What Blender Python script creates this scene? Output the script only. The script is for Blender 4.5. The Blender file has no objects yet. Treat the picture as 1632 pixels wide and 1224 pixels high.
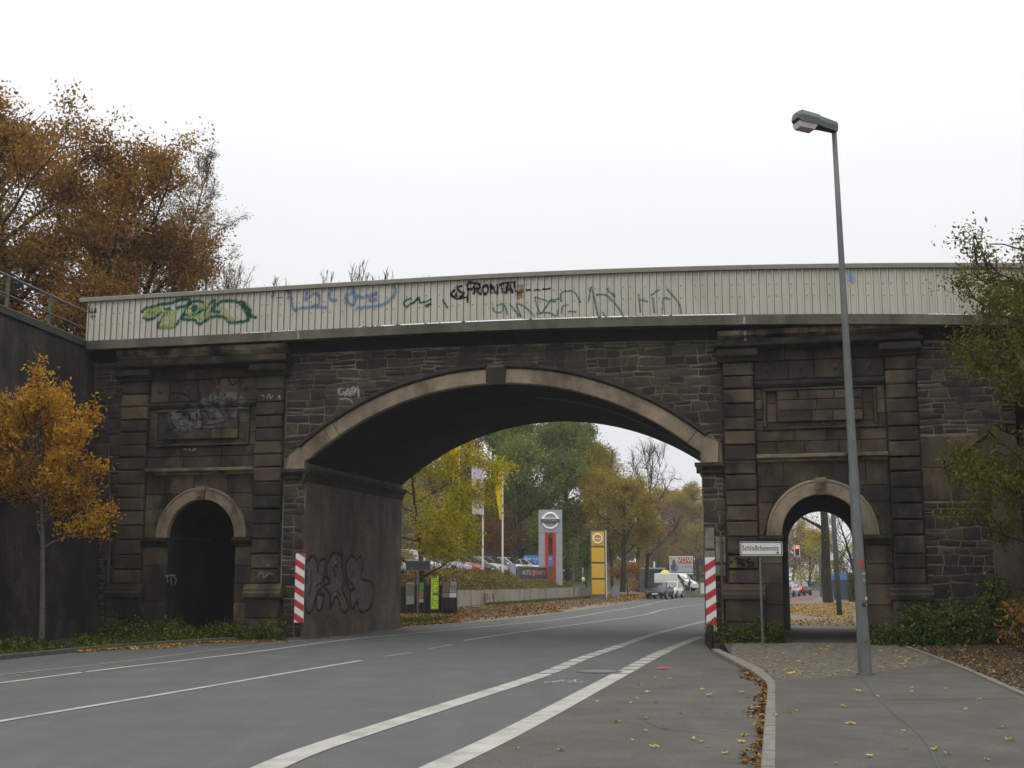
import bpy, math, random
import numpy as np
from mathutils import Vector, Matrix
from mathutils.bvhtree import BVHTree
sc = bpy.context.scene
col = sc.collection
R = math.radians
rnd = random.Random(7)
# ------------------------------------------------------------------ camera
F, CX, CY, HOR, H = 1950., 816., 612., 924., 1.65
P = math.atan((HOR-CY)/F); cp, sp = math.cos(P), math.sin(P)
cam = bpy.data.cameras.new('camera'); co = bpy.data.objects.new('camera', cam); col.objects.link(co)
co.location = (0, 0, H); co.rotation_euler = (R(90)+P, 0, 0)
cam.sensor_width = 36; cam.lens = F/1632*36; cam.clip_end = 2500; cam.clip_start = .05
sc.camera = co
# ------------------------------------------------------------------ world: overcast daylight over a Nishita sky
EL, AZ = R(48), R(205)
world = bpy.data.worlds.new('World'); sc.world = world; world.use_nodes = True
wn = world.node_tree; wn.nodes.clear()
wo = wn.nodes.new('ShaderNodeOutputWorld'); mixs = wn.nodes.new('ShaderNodeMixShader')
b1 = wn.nodes.new('ShaderNodeBackground'); b2 = wn.nodes.new('ShaderNodeBackground')
sky = wn.nodes.new('ShaderNodeTexSky'); sky.sky_type = 'NISHITA'; sky.sun_disc = False
sky.sun_elevation = EL; sky.sun_rotation = AZ
wn.links.new(sky.outputs[0], b1.inputs[0]); b1.inputs[1].default_value = .08
# closed cloud layer, brightening from the horizon to the zenith as overcast skies do
tcw = wn.nodes.new('ShaderNodeTexCoord'); sepw = wn.nodes.new('ShaderNodeSeparateXYZ'); wn.links.new(tcw.outputs['Generated'], sepw.inputs[0])
mx = wn.nodes.new('ShaderNodeMath'); mx.operation = 'MAXIMUM'; wn.links.new(sepw.outputs[2], mx.inputs[0]); mx.inputs[1].default_value = 0
pw0 = wn.nodes.new('ShaderNodeMath'); pw0.operation = 'POWER'; wn.links.new(mx.outputs[0], pw0.inputs[0]); pw0.inputs[1].default_value = 2.
ml = wn.nodes.new('ShaderNodeMath'); ml.operation = 'MULTIPLY_ADD'; wn.links.new(pw0.outputs[0], ml.inputs[0]); ml.inputs[1].default_value = 1.75; ml.inputs[2].default_value = .87
cn = wn.nodes.new('ShaderNodeTexNoise'); cn.inputs['Scale'].default_value = 2.2; cn.inputs['Detail'].default_value = 4
cm = wn.nodes.new('ShaderNodeMapping'); cm.inputs['Scale'].default_value = (1, 1, 3.5); wn.links.new(tcw.outputs['Generated'], cm.inputs[0]); wn.links.new(cm.outputs[0], cn.inputs['Vector'])
ca = wn.nodes.new('ShaderNodeMath'); ca.operation = 'MULTIPLY_ADD'; wn.links.new(cn.outputs[0], ca.inputs[0]); ca.inputs[1].default_value = .12; ca.inputs[2].default_value = .94
cmul = wn.nodes.new('ShaderNodeMath'); cmul.operation = 'MULTIPLY'; wn.links.new(ml.outputs[0], cmul.inputs[0]); wn.links.new(ca.outputs[0], cmul.inputs[1]); wn.links.new(cmul.outputs[0], b2.inputs[1])
b2.inputs[0].default_value = (.985, .99, 1, 1)
mixs.inputs[0].default_value = .93
wn.links.new(b1.outputs[0], mixs.inputs[1]); wn.links.new(b2.outputs[0], mixs.inputs[2]); wn.links.new(mixs.outputs[0], wo.inputs[0])
sl = bpy.data.lights.new('sun', 'SUN'); sl.energy = .5; sl.angle = R(25); sl.color = (1, .96, .9)
so = bpy.data.objects.new('sun', sl); col.objects.link(so)
sd = Vector((math.sin(AZ)*math.cos(EL), math.cos(AZ)*math.cos(EL), math.sin(EL)))
so.rotation_euler = sd.to_track_quat('Z', 'Y').to_euler()
vs = sc.view_settings; vs.view_transform = 'Standard'; vs.look = 'None'; vs.exposure = 0; vs.gamma = 1; vs.use_curve_mapping = False
# ------------------------------------------------------------------ surveying helpers: sight lines met with real planes
def ray(x, y):
    a = (x-CX)/F; b = (CY-y)/F
    return Vector((a, cp-b*sp, sp+b*cp))
C0 = Vector((0, 0, H))
def G(x, y, z=0.):
    r = ray(x, y); return C0 + r*((z-H)/r.z)
def D(x, y, dep):
    r = ray(x, y); return C0 + r*(dep/r.y)
A = R(13.66)
BU = Vector((math.cos(A), -math.sin(A), 0)); BW = Vector((math.sin(A), math.cos(A), 0)); BO = Vector((0, 33.5, 0))
def BW_(u, w, z=0.): return BO+BU*u+BW*w+Vector((0, 0, z))
def BF(x, y, w=0.):
    r = ray(x, y); t = ((BO-C0).dot(BW)+w)/r.dot(BW); p = C0+r*t
    return (p-BO).dot(BU), p.z
# ------------------------------------------------------------------ materials
def nd(nt, t, **k):
    n = nt.nodes.new(t)
    for a, b in k.items(): setattr(n, a, b)
    return n
def ramp(nt, cols, inp=None):
    r = nd(nt, 'ShaderNodeValToRGB'); e = r.color_ramp.elements
    n = len(cols)
    cols = [c if len(c) == 2 and isinstance(c[1], tuple) else (i/(max(1, n-1)), c) for i, c in enumerate(cols)]
    e[0].position = cols[0][0]; e[0].color = (*cols[0][1], 1)
    e[1].position = cols[-1][0]; e[1].color = (*cols[-1][1], 1)
    for p, c in cols[1:-1]:
        q = e.new(p); q.color = (*c, 1)
    if inp: nt.links.new(inp, r.inputs[0])
    return r
def noise(nt, scale, detail=5, rough=.6, vec=None, stretch=None):
    n = nd(nt, 'ShaderNodeTexNoise'); n.inputs['Scale'].default_value = scale
    n.inputs['Detail'].default_value = detail; n.inputs['Roughness'].default_value = rough
    if vec is None: vec = nd(nt, 'ShaderNodeTexCoord').outputs['Object']
    if stretch:
        m = nd(nt, 'ShaderNodeMapping'); m.inputs['Scale'].default_value = stretch
        nt.links.new(vec, m.inputs[0]); vec = m.outputs[0]
    nt.links.new(vec, n.inputs['Vector'])
    return n
def mixc(nt, a, b, f, mode='MIX'):
    m = nd(nt, 'ShaderNodeMix', data_type='RGBA', blend_type=mode)
    def s(i, v):
        if isinstance(v, (tuple, float, int)):
            m.inputs[i].default_value = v if not isinstance(v, tuple) else (*v, 1)
        else: nt.links.new(v, m.inputs[i])
    s(0, f); s(6, a); s(7, b)
    return m.outputs[2]
def mat(name, cols, scale=3., rough=.85, bump=.3, bscale=30., stretch=None, metal=0., tint=None, soot=None, fine=.25, sootlim=(.45, .6), spec=.3, sootst=(1, 1, .55), mid=0.):
    """cols: ramp over noise; tint: ramp over the per-face 'tint' attribute, mixed half and half; soot: colour laid on in its own blotches"""
    m = bpy.data.materials.new(name); m.use_nodes = True; nt = m.node_tree
    b = nt.nodes['Principled BSDF']; b.inputs['Roughness'].default_value = rough; b.inputs['Metallic'].default_value = metal
    b.inputs['Specular IOR Level'].default_value = spec
    n = noise(nt, scale, 6, .62, stretch=stretch)
    mr = nd(nt, 'ShaderNodeMapRange'); mr.inputs[1].default_value = .3; mr.inputs[2].default_value = .7
    nt.links.new(n.outputs[0], mr.inputs[0])
    c = ramp(nt, cols, mr.outputs[0]).outputs[0]
    if tint:
        at = nd(nt, 'ShaderNodeAttribute', attribute_name='tint')
        t = ramp(nt, tint, at.outputs['Fac']).outputs[0]
        c = mixc(nt, t, c, .4)
    if soot:
        n2 = noise(nt, scale*.37+.2, 6, .7, stretch=sootst)
        m2 = nd(nt, 'ShaderNodeMapRange'); m2.inputs[1].default_value = sootlim[0]; m2.inputs[2].default_value = sootlim[1]
        nt.links.new(n2.outputs[0], m2.inputs[0]); c = mixc(nt, c, soot, m2.outputs[0])
    if fine:
        n3 = noise(nt, bscale*1.7, 3, .6); r3 = ramp(nt, [(.3, (1-fine,)*3), (.7, (1+fine*.6,)*3)], n3.outputs[0])
        c = mixc(nt, c, r3.outputs[0], 1., 'MULTIPLY')
    if mid:
        n4 = noise(nt, 38, 4, .75); r4 = ramp(nt, [(.32, (1-mid,)*3), (.68, (1+mid,)*3)], n4.outputs[0]); c = mixc(nt, c, r4.outputs[0], 1., 'MULTIPLY')
    nt.links.new(c, b.inputs['Base Color'])
    if bump:
        bn = noise(nt, bscale, 6, .65); bp = nd(nt, 'ShaderNodeBump'); bp.inputs['Strength'].default_value = bump; bp.inputs['Distance'].default_value = .02
        nt.links.new(bn.outputs[0], bp.inputs['Height']); nt.links.new(bp.outputs[0], b.inputs['Normal'])
    return m
def plain(name, c, rough=.5, metal=0., emit=None, es=1., spec=.5, coat=0., var=.12, vscale=6.):
    m = bpy.data.materials.new(name); m.use_nodes = True; nt = m.node_tree; b = nt.nodes['Principled BSDF']
    n = noise(nt, vscale, 4); r = ramp(nt, [(.3, tuple(x*(1-var) for x in c)), (.7, tuple(x*(1+var) for x in c))], n.outputs[0])
    nt.links.new(r.outputs[0], b.inputs['Base Color'])
    b.inputs['Roughness'].default_value = rough; b.inputs['Metallic'].default_value = metal
    b.inputs['Specular IOR Level'].default_value = spec; b.inputs['Coat Weight'].default_value = coat
    if emit: b.inputs['Emission Color'].default_value = (*emit, 1); b.inputs['Emission Strength'].default_value = es
    return m
def leafmat(name, cols, trans=.35, rough=.6, spread=.35):
    m = bpy.data.materials.new(name); m.use_nodes = True; nt = m.node_tree; nt.nodes.remove(nt.nodes['Principled BSDF'])
    at = nd(nt, 'ShaderNodeAttribute', attribute_name='tint')
    n = noise(nt, .8, 3); ma = nd(nt, 'ShaderNodeMath', operation='MULTIPLY_ADD')
    nt.links.new(n.outputs[0], ma.inputs[0]); ma.inputs[1].default_value = spread*2; ma.inputs[2].default_value = -spread
    ad = nd(nt, 'ShaderNodeMath', operation='ADD'); nt.links.new(at.outputs['Fac'], ad.inputs[0]); nt.links.new(ma.outputs[0], ad.inputs[1])
    c = ramp(nt, cols, ad.outputs[0])
    d = nd(nt, 'ShaderNodeBsdfDiffuse'); t = nd(nt, 'ShaderNodeBsdfTranslucent'); x = nd(nt, 'ShaderNodeMixShader'); x.inputs[0].default_value = trans
    nt.links.new(c.outputs[0], d.inputs[0]); nt.links.new(c.outputs[0], t.inputs[0])
    nt.links.new(d.outputs[0], x.inputs[1]); nt.links.new(t.outputs[0], x.inputs[2])
    nt.links.new(x.outputs[0], nt.nodes['Material Output'].inputs[0])
    return m
def spray(name, c, dens=.75, scale=14., spec=.08):
    m = bpy.data.materials.new(name); m.use_nodes = True; nt = m.node_tree; b = nt.nodes['Principled BSDF']
    b.inputs['Base Color'].default_value = (*c, 1); b.inputs['Roughness'].default_value = .9; b.inputs['Specular IOR Level'].default_value = spec
    n = noise(nt, scale, 5, .7); r = nd(nt, 'ShaderNodeMapRange'); r.inputs[1].default_value = .28; r.inputs[2].default_value = .6
    r.inputs[3].default_value = dens-.35; r.inputs[4].default_value = min(1, dens+.25)
    nt.links.new(n.outputs[0], r.inputs[0]); nt.links.new(r.outputs[0], b.inputs['Alpha'])
    return m
MT = dict(
    mortar=mat('mortar', [(.07, .06, .042), (.15, .127, .09), (.26, .22, .16)], .8, .95, .5, 25, soot=(.028, .025, .02), sootlim=(.46, .6)),
    rubble=mat('rubble_stone', [(.02, .018, .015), (.042, .037, .029), (.075, .062, .045)], 4, .9, .8, 22,
               tint=[(.009, .009, .008), (.022, .02, .017), (.045, .039, .028), (.085, .064, .038)], soot=(.015, .014, .012), sootlim=(.5, .7)),
    ashlar=mat('sandstone_block', [(.014, .012, .01), (.06, .047, .031), (.17, .125, .072)], 1.7, .9, .8, 26,
               tint=[(.014, .012, .01), (.03, .025, .018), (.056, .044, .028), (.12, .09, .052)], soot=(.012, .011, .009), sootlim=(.48, .62)),
    cap=mat('weathered_cornice_stone', [(.03, .025, .018), (.18, .14, .088), (.32, .25, .155)], 1.6, .9, .7, 24, stretch=(1, 1, 2.6),
            soot=(.02, .018, .014), sootlim=(.5, .64)),
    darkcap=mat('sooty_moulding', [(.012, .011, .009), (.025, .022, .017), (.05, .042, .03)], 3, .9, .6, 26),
    arch=mat('archivolt_plaster', [(.14, .112, .076), (.24, .19, .128), (.31, .25, .175)], 1.3, .9, .5, 30, soot=(.075, .064, .046), sootlim=(.48, .68)),
    plaster=mat('dark_plaster', [(.07, .055, .042), (.12, .092, .068), (.18, .13, .092)], 1., .92, .9, 9, stretch=(1, 1, .8), soot=(.045, .038, .03), sootlim=(.46, .66), fine=.4),
    redplaster=mat('reddish_plaster', [(.07, .05, .038), (.12, .088, .066)], 1.6, .92, .5, 20, soot=(.045, .038, .028)),
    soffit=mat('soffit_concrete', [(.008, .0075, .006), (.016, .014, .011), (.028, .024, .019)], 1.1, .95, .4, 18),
    band=mat('mossy_concrete', [(.05, .05, .036), (.1, .095, .072), (.15, .14, .11)], 1.3, .95, .5, 24, stretch=(1, 1, .35), soot=(.045, .05, .03), sootlim=(.5, .75)),
    wing=mat('blackened_wall', [(.014, .012, .009), (.036, .031, .022), (.065, .055, .038)], 1.1, .95, 1., 9, stretch=(1, 1, .3), soot=(.01, .01, .009), sootlim=(.44, .6), fine=.5),
    sheet=mat('cream_sheet_metal', [(.37, .35, .29), (.43, .41, .35), (.47, .45, .39)], .9, .5, .02, 30, stretch=(1, 1, .3), fine=.06, spec=.4,
              soot=(.3, .27, .2), sootlim=(.55, .8), sootst=(9, 1, .5)),
    ribshade=mat('dirty_shaded_rib_side', [(.17, .155, .12), (.25, .23, .18)], 2, .6, .02, 30),  # darker slope on one side of each rib: dirt with its shade painted in
    rail=mat('parapet_rail_metal', [(.17, .16, .13), (.23, .215, .18)], 3, .6, .1, 30),
    asphalt=mat('asphalt', [(.09, .091, .088), (.105, .106, .101), (.12, .12, .114)], 1.6, .85, .6, 50, fine=.6, stretch=(1, .1, 1), soot=(.084, .086, .084), sootlim=(.42, .7), mid=.2),
    asphalt2=mat('side_lane_asphalt', [(.077, .074, .064), (.1, .096, .083), (.12, .115, .1)], 1.1, .9, .7, 90, fine=.6, mid=.2, soot=(.074, .073, .065), sootlim=(.5, .7)),
    asphalt3=mat('footpath_asphalt', [(.074, .071, .061), (.092, .088, .075), (.112, .107, .092)], 1.2, .9, .7, 90, fine=.6, mid=.2, soot=(.07, .069, .062), sootlim=(.5, .72)),
    tar=plain('tar_seam', (.05, .049, .046), .8), 
    paint=mat('road_paint', [(.27, .26, .235), (.36, .35, .315), (.42, .41, .37)], 2.5, .8, .3, 70, soot=(.19, .185, .165), sootlim=(.52, .72), fine=.2),
    paint2=mat('worn_road_paint', [(.19, .185, .165), (.27, .262, .235)], 3, .8, .3, 60, soot=(.12, .12, .108), sootlim=(.5, .68), fine=.2),
    kerb=mat('kerb_granite', [(.12, .11, .092), (.17, .157, .132), (.22, .205, .172)], 6, .9, .4, 60, fine=.4),
    sett=mat('mosaic_setts', [(.08, .074, .06), (.14, .127, .104)], 5, .9, .5, 60, tint=[(.065, .056, .042), (.12, .105, .08), (.2, .172, .13)]),
    soil=mat('soil', [(.025, .018, .011), (.05, .038, .024), (.075, .056, .034)], 3, .98, .9, 20, fine=.5),
    grass=mat('grass_ground', [(.015, .022, .007), (.03, .042, .012), (.055, .05, .02)], 1.4, .98, .9, 18, fine=.5),
    gravel=mat('gravel', [(.13, .11, .08), (.2, .17, .125), (.27, .24, .18)], 8, .95, .8, 40, fine=.5),
    concrete=mat('wall_concrete', [(.2, .185, .145), (.28, .26, .21), (.33, .31, .26)], 1.2, .9, .3, 20, stretch=(1, 1, .4), soot=(.15, .14, .1), sootlim=(.5, .75)),
    galv=mat('galvanised_steel', [(.1, .108, .106), (.15, .16, .156)], 8, .55, .1, 50, stretch=(1, 1, .3), metal=.3, fine=.15),
    greenrail=mat('green_paint_steel', [(.06, .075, .05), (.1, .115, .08)], 8, .6, .1, 40),
    hood=plain('lamp_housing', (.055, .07, .065), .5), lens=plain('lamp_refractor', (.55, .5, .5), .25, var=.05),
    black=plain('black_rubber', (.012, .012, .012), .7), dark=plain('dark_metal', (.03, .03, .03), .5),
    white=plain('white_enamel', (.62, .62, .6), .4, var=.04), red=plain('red_enamel', (.38, .02, .025), .45, var=.08),
    glass=plain('car_glass', (.02, .025, .03), .08, spec=.8, coat=.5), chrome=plain('chrome', (.6, .6, .62), .25, .9), grey=plain('grey_panel', (.33, .34, .36), .45, .3, var=.03),
    yellow=plain('yellow_panel', (.58, .36, .008), .5, var=.05), bark=mat('bark', [(.02, .017, .013), (.045, .038, .028)], 6, .95, .9, 24, stretch=(1, 1, .3)),
    barkpale=mat('pale_bark', [(.06, .055, .045), (.11, .1, .085)], 8, .9, .7, 24), twig=mat('twig_bark', [(.035, .025, .018), (.06, .045, .033)], 6, .95, .2, 24),
    board=mat('dark_timber_board', [(.012, .011, .009), (.025, .022, .018)], 3, .9, .4, 20),
)
# ------------------------------------------------------------------ object helpers
def link(name, me, m=None, parent=None):
    o = bpy.data.objects.new(name, me); col.objects.link(o)
    if m is not None and hasattr(me, 'materials') and not len(me.materials): me.materials.append(m)
    if parent: o.parent = parent
    return o
def tag(o, label=None, cat=None, group=None, kind=None):
    if label: o['label'] = label
    if cat: o['category'] = cat
    if group: o['group'] = group
    if kind: o['kind'] = kind
    return o
def thing(name, label, cat, loc=(0, 0, 0), rz=0., group=None):
    o = bpy.data.objects.new(name, None); o.empty_display_size = .2; col.objects.link(o)
    o.location = loc; o.rotation_euler = (0, 0, rz)
    return tag(o, label, cat, group)
class MB:
    def __init__(s): s.v = []; s.f = []; s.t = []; s.mi = []
    def add(s, vs, fs, tint=None, mi=0):
        n = len(s.v); s.v += [tuple(v) for v in vs]; s.f += [tuple(i+n for i in f) for f in fs]
        s.t += [rnd.random() if tint is None else tint]*len(fs); s.mi += [mi]*len(fs); return s
    def box(s, x0, x1, y0, y1, z0, z1, tint=None, mi=0):
        v = [(x, y, z) for z in (z0, z1) for y in (y0, y1) for x in (x0, x1)]
        return s.add(v, [(0, 2, 3, 1), (4, 5, 7, 6), (0, 1, 5, 4), (2, 6, 7, 3), (0, 4, 6, 2), (1, 3, 7, 5)], tint, mi)
    def cbox(s, x0, x1, y0, y1, z0, z1, c, tint=None):   # block chamfered on its front (low y)
        v = [(x0, y1, z0), (x1, y1, z0), (x1, y1, z1), (x0, y1, z1), (x0, y0+c, z0), (x1, y0+c, z0), (x1, y0+c, z1), (x0, y0+c, z1),
             (x0+c, y0, z0+c), (x1-c, y0, z0+c), (x1-c, y0, z1-c), (x0+c, y0, z1-c)]
        if c > .009: j = lambda a: rnd.uniform(-a, a); v = v[:4]+[(p[0]+j(c*.35), p[1]+j(c*.3), p[2]+j(c*.35)) for p in v[4:8]]+[(p[0]+j(c*.6), p[1]+j(c*.45), p[2]+j(c*.6)) for p in v[8:]]
        f = [(8, 9, 10, 11)] + [(a+4, (a+1) % 4+4, (a+1) % 4+8, a+8) for a in range(4)] + [(a, (a+1) % 4, (a+1) % 4+4, a+4) for a in range(4)] + [(0, 3, 2, 1)]
        return s.add(v, f, tint)
    def tube(s, pts, rad, k=8, cap=True, tint=None, mi=0):
        pts = [Vector(p) for p in pts]; n = len(pts)
        if not hasattr(rad, '__len__'): rad = [rad]*n
        vs = []; ref = None
        for i, p in enumerate(pts):
            d = (pts[min(i+1, n-1)]-pts[max(i-1, 0)]).normalized()
            if ref is None or abs(ref.dot(d)) > .95: ref = Vector((1, 0, 0)) if abs(d.x) < .8 else Vector((0, 1, 0))
            a = (ref-d*ref.dot(d)).normalized(); b = d.cross(a); ref = a
            vs += [p+(a*math.cos(2*math.pi*j/k)+b*math.sin(2*math.pi*j/k))*rad[i] for j in range(k)]
        fs = [(i*k+j, i*k+(j+1) % k, (i+1)*k+(j+1) % k, (i+1)*k+j) for i in range(n-1) for j in range(k)]
        if cap: fs += [tuple(range(k-1, -1, -1)), tuple(range((n-1)*k, n*k))]
        return s.add(vs, fs, tint, mi)
    def prism(s, poly, y0, y1, tint=None, mi=0):     # polygon in x,z between y0 and y1
        n = len(poly); v = [(x, y0, z) for x, z in poly]+[(x, y1, z) for x, z in poly]
        return s.add(v, [tuple(range(n)), tuple(range(2*n-1, n-1, -1))]+[(i, (i+1) % n+0, (i+1) % n+n, i+n)[::-1] for i in range(n)], tint, mi)
    def flat(s, poly, z, tint=None):                  # horizontal sheet
        return s.add([(p[0], p[1], z) for p in poly], [tuple(range(len(poly)))], tint)
    def mesh(s, name='m', smooth=False):
        me = bpy.data.meshes.new(name); me.from_pydata(s.v, [], s.f)
        a = me.attributes.new('tint', 'FLOAT', 'FACE'); a.data.foreach_set('value', s.t)
        if any(s.mi): me.polygons.foreach_set('material_index', s.mi)
        if smooth: me.polygons.foreach_set('use_smooth', [True]*len(s.f))
        me.update(); return me
    def obj(s, name, m, parent=None, smooth=False, mats=None):
        me = s.mesh(name, smooth)
        for x in (mats or [m]): me.materials.append(MT[x] if isinstance(x, str) else x)
        return link(name, me, None, parent)
def curve_pts(pts, step=1.):                          # Catmull-Rom through points
    pts = [Vector(p) for p in pts]; out = []
    for i in range(len(pts)-1):
        p0, p1, p2, p3 = pts[max(i-1, 0)], pts[i], pts[i+1], pts[min(i+2, len(pts)-1)]
        n = max(2, int((p2-p1).length/step))
        for j in range(n):
            t = j/n
            out.append(.5*((2*p1)+(-p0+p2)*t+(2*p0-5*p1+4*p2-p3)*t*t+(-p0+3*p1-3*p2+p3)*t**3))
    return out+[pts[-1]]
def arc_len(pts):
    s = [0.]
    for a, b in zip(pts, pts[1:]): s.append(s[-1]+(b-a).length)
    return s
def at_len(pts, S, d):
    for i in range(len(S)-1):
        if d <= S[i+1]:
            t = (d-S[i])/max(1e-6, S[i+1]-S[i]); return pts[i].lerp(pts[i+1], t), (pts[i+1]-pts[i]).normalized()
    return pts[-1], (pts[-1]-pts[-2]).normalized()
def ribbon(mb, pts, wd, z, tint=None):
    pts = [Vector((p[0], p[1], 0)) for p in pts]; v = []
    for i, p in enumerate(pts):
        d = (pts[min(i+1, len(pts)-1)]-pts[max(i-1, 0)]).normalized(); n = Vector((-d.y, d.x, 0))
        v += [(*(p+n*wd/2)[:2], z), (*(p-n*wd/2)[:2], z)]
    mb.add(v, [(2*i, 2*i+1, 2*i+3, 2*i+2) for i in range(len(pts)-1)], tint)
def pxs(L, z=0.): return [G(x, y, z) for x, y in L]
def S_(o): o['kind'] = 'structure'; return o

# ================================================================== GROUND
g = MB(); N = 40
g.add([(-900, -60, -.08), (900, -60, -.08), (900, 1500, -.08), (-900, 1500, -.08)], [(0, 1, 2, 3)])
S_(g.obj('ground', 'grass'))
# road edges
EL_px = [(0, 1052), (118, 1040), (235, 1030), (353, 1023), (470, 1017), (486, 1016)]
left = [Vector((-11.6, -12, 0)), Vector((-11.3, 10, 0))] + [Vector((p.x, p.y, 0)) for p in pxs(EL_px)] + [BW_(-6.05, 8.5)] + \
       [G(x, y) for x, y in [(699, 995.7), (777, 990), (856, 982), (960, 967), (1000, 960.5), (1060, 950)]] + [Vector((31, 155, 0)), Vector((62, 250, 0)), Vector((140, 420, 0))]
kerb_in_px = [(1212, 1224), (1218, 1150), (1224, 1087.6), (1198, 1068), (1149, 1042), (1134, 1034)]
kr_pts = [Vector((p.x, p.y, 0)) for p in pxs(kerb_in_px, .09)]
right_near = [kr_pts[0]+(kr_pts[0]-kr_pts[1]).normalized()*26] + kr_pts + [BW_(5.15, 0), BW_(5.15, 8.5)]
right = right_near + [Vector((10.3, 52, 0)), Vector((15.5, 72, 0)), Vector((23.5, 100, 0)), Vector((38, 145, 0)), Vector((70, 235, 0)), Vector((150, 405, 0))]
def strip(mb, A_, B_, z, n=160, rel=False):
    Sa, Sb = arc_len(A_), arc_len(B_); v = []
    ys = np.linspace(-11.9, 400, 1)
    for i in range(n+1):
        a, _ = at_len(A_, Sa, Sa[-1]*(i/n)**1.6); b, _ = at_len(B_, Sb, Sb[-1]*(i/n)**1.6)
        v += [(a.x, a.y, z), (b.x, b.y, z)]
    mb.add(v, [(2*i, 2*i+1, 2*i+3, 2*i+2) for i in range(n)])
def poly_to(mb, A_, B_, z):                            # n-gon between two polylines, triangulated by Blender
    P_ = [(p.x, p.y) for p in A_]+[(p.x, p.y) for p in reversed(B_)]
    from mathutils.geometry import tessellate_polygon
    tr = tessellate_polygon([[Vector((x, y, 0)) for x, y in P_]])
    mb.add([(x, y, z) for x, y in P_], [t if (Vector(P_[t[1]])-Vector(P_[t[0]])).cross(Vector(P_[t[2]])-Vector(P_[t[0]])) > 0 else t[::-1] for t in tr])
g = MB(); poly_to(g, left, right, 0.); S_(g.obj('road', 'asphalt'))
# bay right of the cycle lane: other asphalt
cyR_px = [(716, 1215), (833, 1158), (990, 1074), (1057, 1039), (1116, 1015)]
cyL_px = [(455, 1212), (500, 1194), (610, 1158), (712, 1125), (869, 1074), (927, 1050), (990, 1029), (1049, 1009), (1123.5, 990), (1150, 983)]
cyR = curve_pts([G(*p) for p in cyR_px], .5); cyL = curve_pts([G(*p) for p in cyL_px], .5)
def ext(L, d0, d1=0):
    a = L[0]+(L[0]-L[1]).normalized()*d0; o = [a]+L
    if d1: o.append(L[-1]+(L[-1]-L[-2]).normalized()*d1)
    return o
cyR = ext(cyR, 22); cyL = ext(cyL, 22)
g = MB(); poly_to(g, cyR, [p-Vector((.01, 0, 0)) for p in right_near[:-1]], .003); S_(g.obj('side_lane', 'asphalt2'))
# -------- painted lines, sheets 4 mm up
def line(name, pts, wd, m='paint', z=.007):
    mb = MB(); ribbon(mb, pts, wd, z); o = mb.obj(name, m); return S_(o)
def seg(pts, d0, d1):
    S = arc_len(pts); n = max(2, int((d1-d0)/.5)+1)
    return [at_len(pts, S, d0+(d1-d0)*i/(n-1))[0] for i in range(n)]
def near_len(pts, q):
    S = arc_len(pts); return S[min(range(len(pts)), key=lambda i: (pts[i]-q).length)]
d1 = near_len(cyL, G(869, 1074)); d2 = near_len(cyL, G(990, 1029)); dE = arc_len(cyL)[-1]
line('cycle_lane_marking', seg(cyL, 0, d1-.05), .3); line('cycle_lane_marking', seg(cyL, d2, dE), .26, 'paint2')
n = 9
for i in range(n): line('cycle_lane_dash', seg(cyL, d1+(d2-d1)*i/n+.08, d1+(d2-d1)*(i+1)/n-.08), .3)
d1 = near_len(cyR, G(990, 1074)); d2 = near_len(cyR, G(1060, 1037)); dE = arc_len(cyR)[-1]
line('cycle_lane_marking', seg(cyR, 0, d1-.05), .3); line('cycle_lane_marking', seg(cyR, d2, dE), .26, 'paint2')
n = 8
for i in range(n): line('cycle_lane_dash', seg(cyR, d1+(d2-d1)*i/n+.08, d1+(d2-d1)*(i+1)/n-.08), .3)
eA = ext(curve_pts([G(*p) for p in [(0, 1076), (196, 1054.5), (392, 1030), (510, 1018.5), (570, 1014)]], 1), 22)
eB = ext(curve_pts([G(*p) for p in [(0, 1089), (196, 1064), (392, 1041), (510, 1025), (578, 1017), (639, 1011.5), (797, 996.5), (900, 986), (960, 976), (1011, 968), (1075, 955.6)]]+[Vector((19.6, 115, 0)), Vector((35, 160, 0)), Vector((64, 240, 0))], 1), 22)
line('edge_line', eA, .11, 'paint2'); line('edge_line', eB, .13)
cc = curve_pts([G(*p) for p in [(0, 1150), (150, 1125), (300, 1100), (440, 1076), (576, 1053)]], 1); line('centre_line', ext(cc, 22), .12)
for a, b in [((613, 1046.5), (657, 1040)), ((684, 1034.5), (718, 1027.5))]: line('centre_line', [G(*a), G(*b)], .12, 'paint2')
line('centre_line', curve_pts([G(*p) for p in [(740, 1021), (853, 1004), (950, 991), (1027, 980), (1067, 970)]]+[Vector((15.2, 92, 0)), Vector((30, 140, 0)), Vector((60, 225, 0))], 1), .12)
for f in ([(1256, 967), (1262, 958)],): line('lane_marking', [G(*f[0]), G(*f[1])], .12)
# bicycle pictogram on the lane
def picto(name, strokes, wd, m, z=.008):
    mb = MB()
    for s_ in strokes: ribbon(mb, s_, wd, z); z += .0006
    return S_(mb.obj(name, m))
cb = G(900, 1086.5); ax = (G(926, 1086.5)-cb).normalized(); ay = Vector((.2, 1, 0)).normalized()
def bp(a, b): return cb+ax*a*1.0+ay*b*1.25
circ = lambda ca, cb_, r: [bp(ca+r*math.cos(t*.3307), cb_+r*math.sin(t*.3307)) for t in range(20)]
picto('cycle_lane_symbol', [circ(-.19, -.12, .11), circ(.2, -.12, .11), [bp(-.19, -.12), bp(-.08, .16), bp(.14, .16), bp(.2, -.12)],
      [bp(-.08, .16), bp(.02, -.12), bp(.14, .16)], [bp(-.19, -.12), bp(.02, -.12)], [bp(.14, .16), bp(.12, .25), bp(.2, .27)], [bp(-.14, .22), bp(-.03, .22)]], .03, 'paint')
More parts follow.
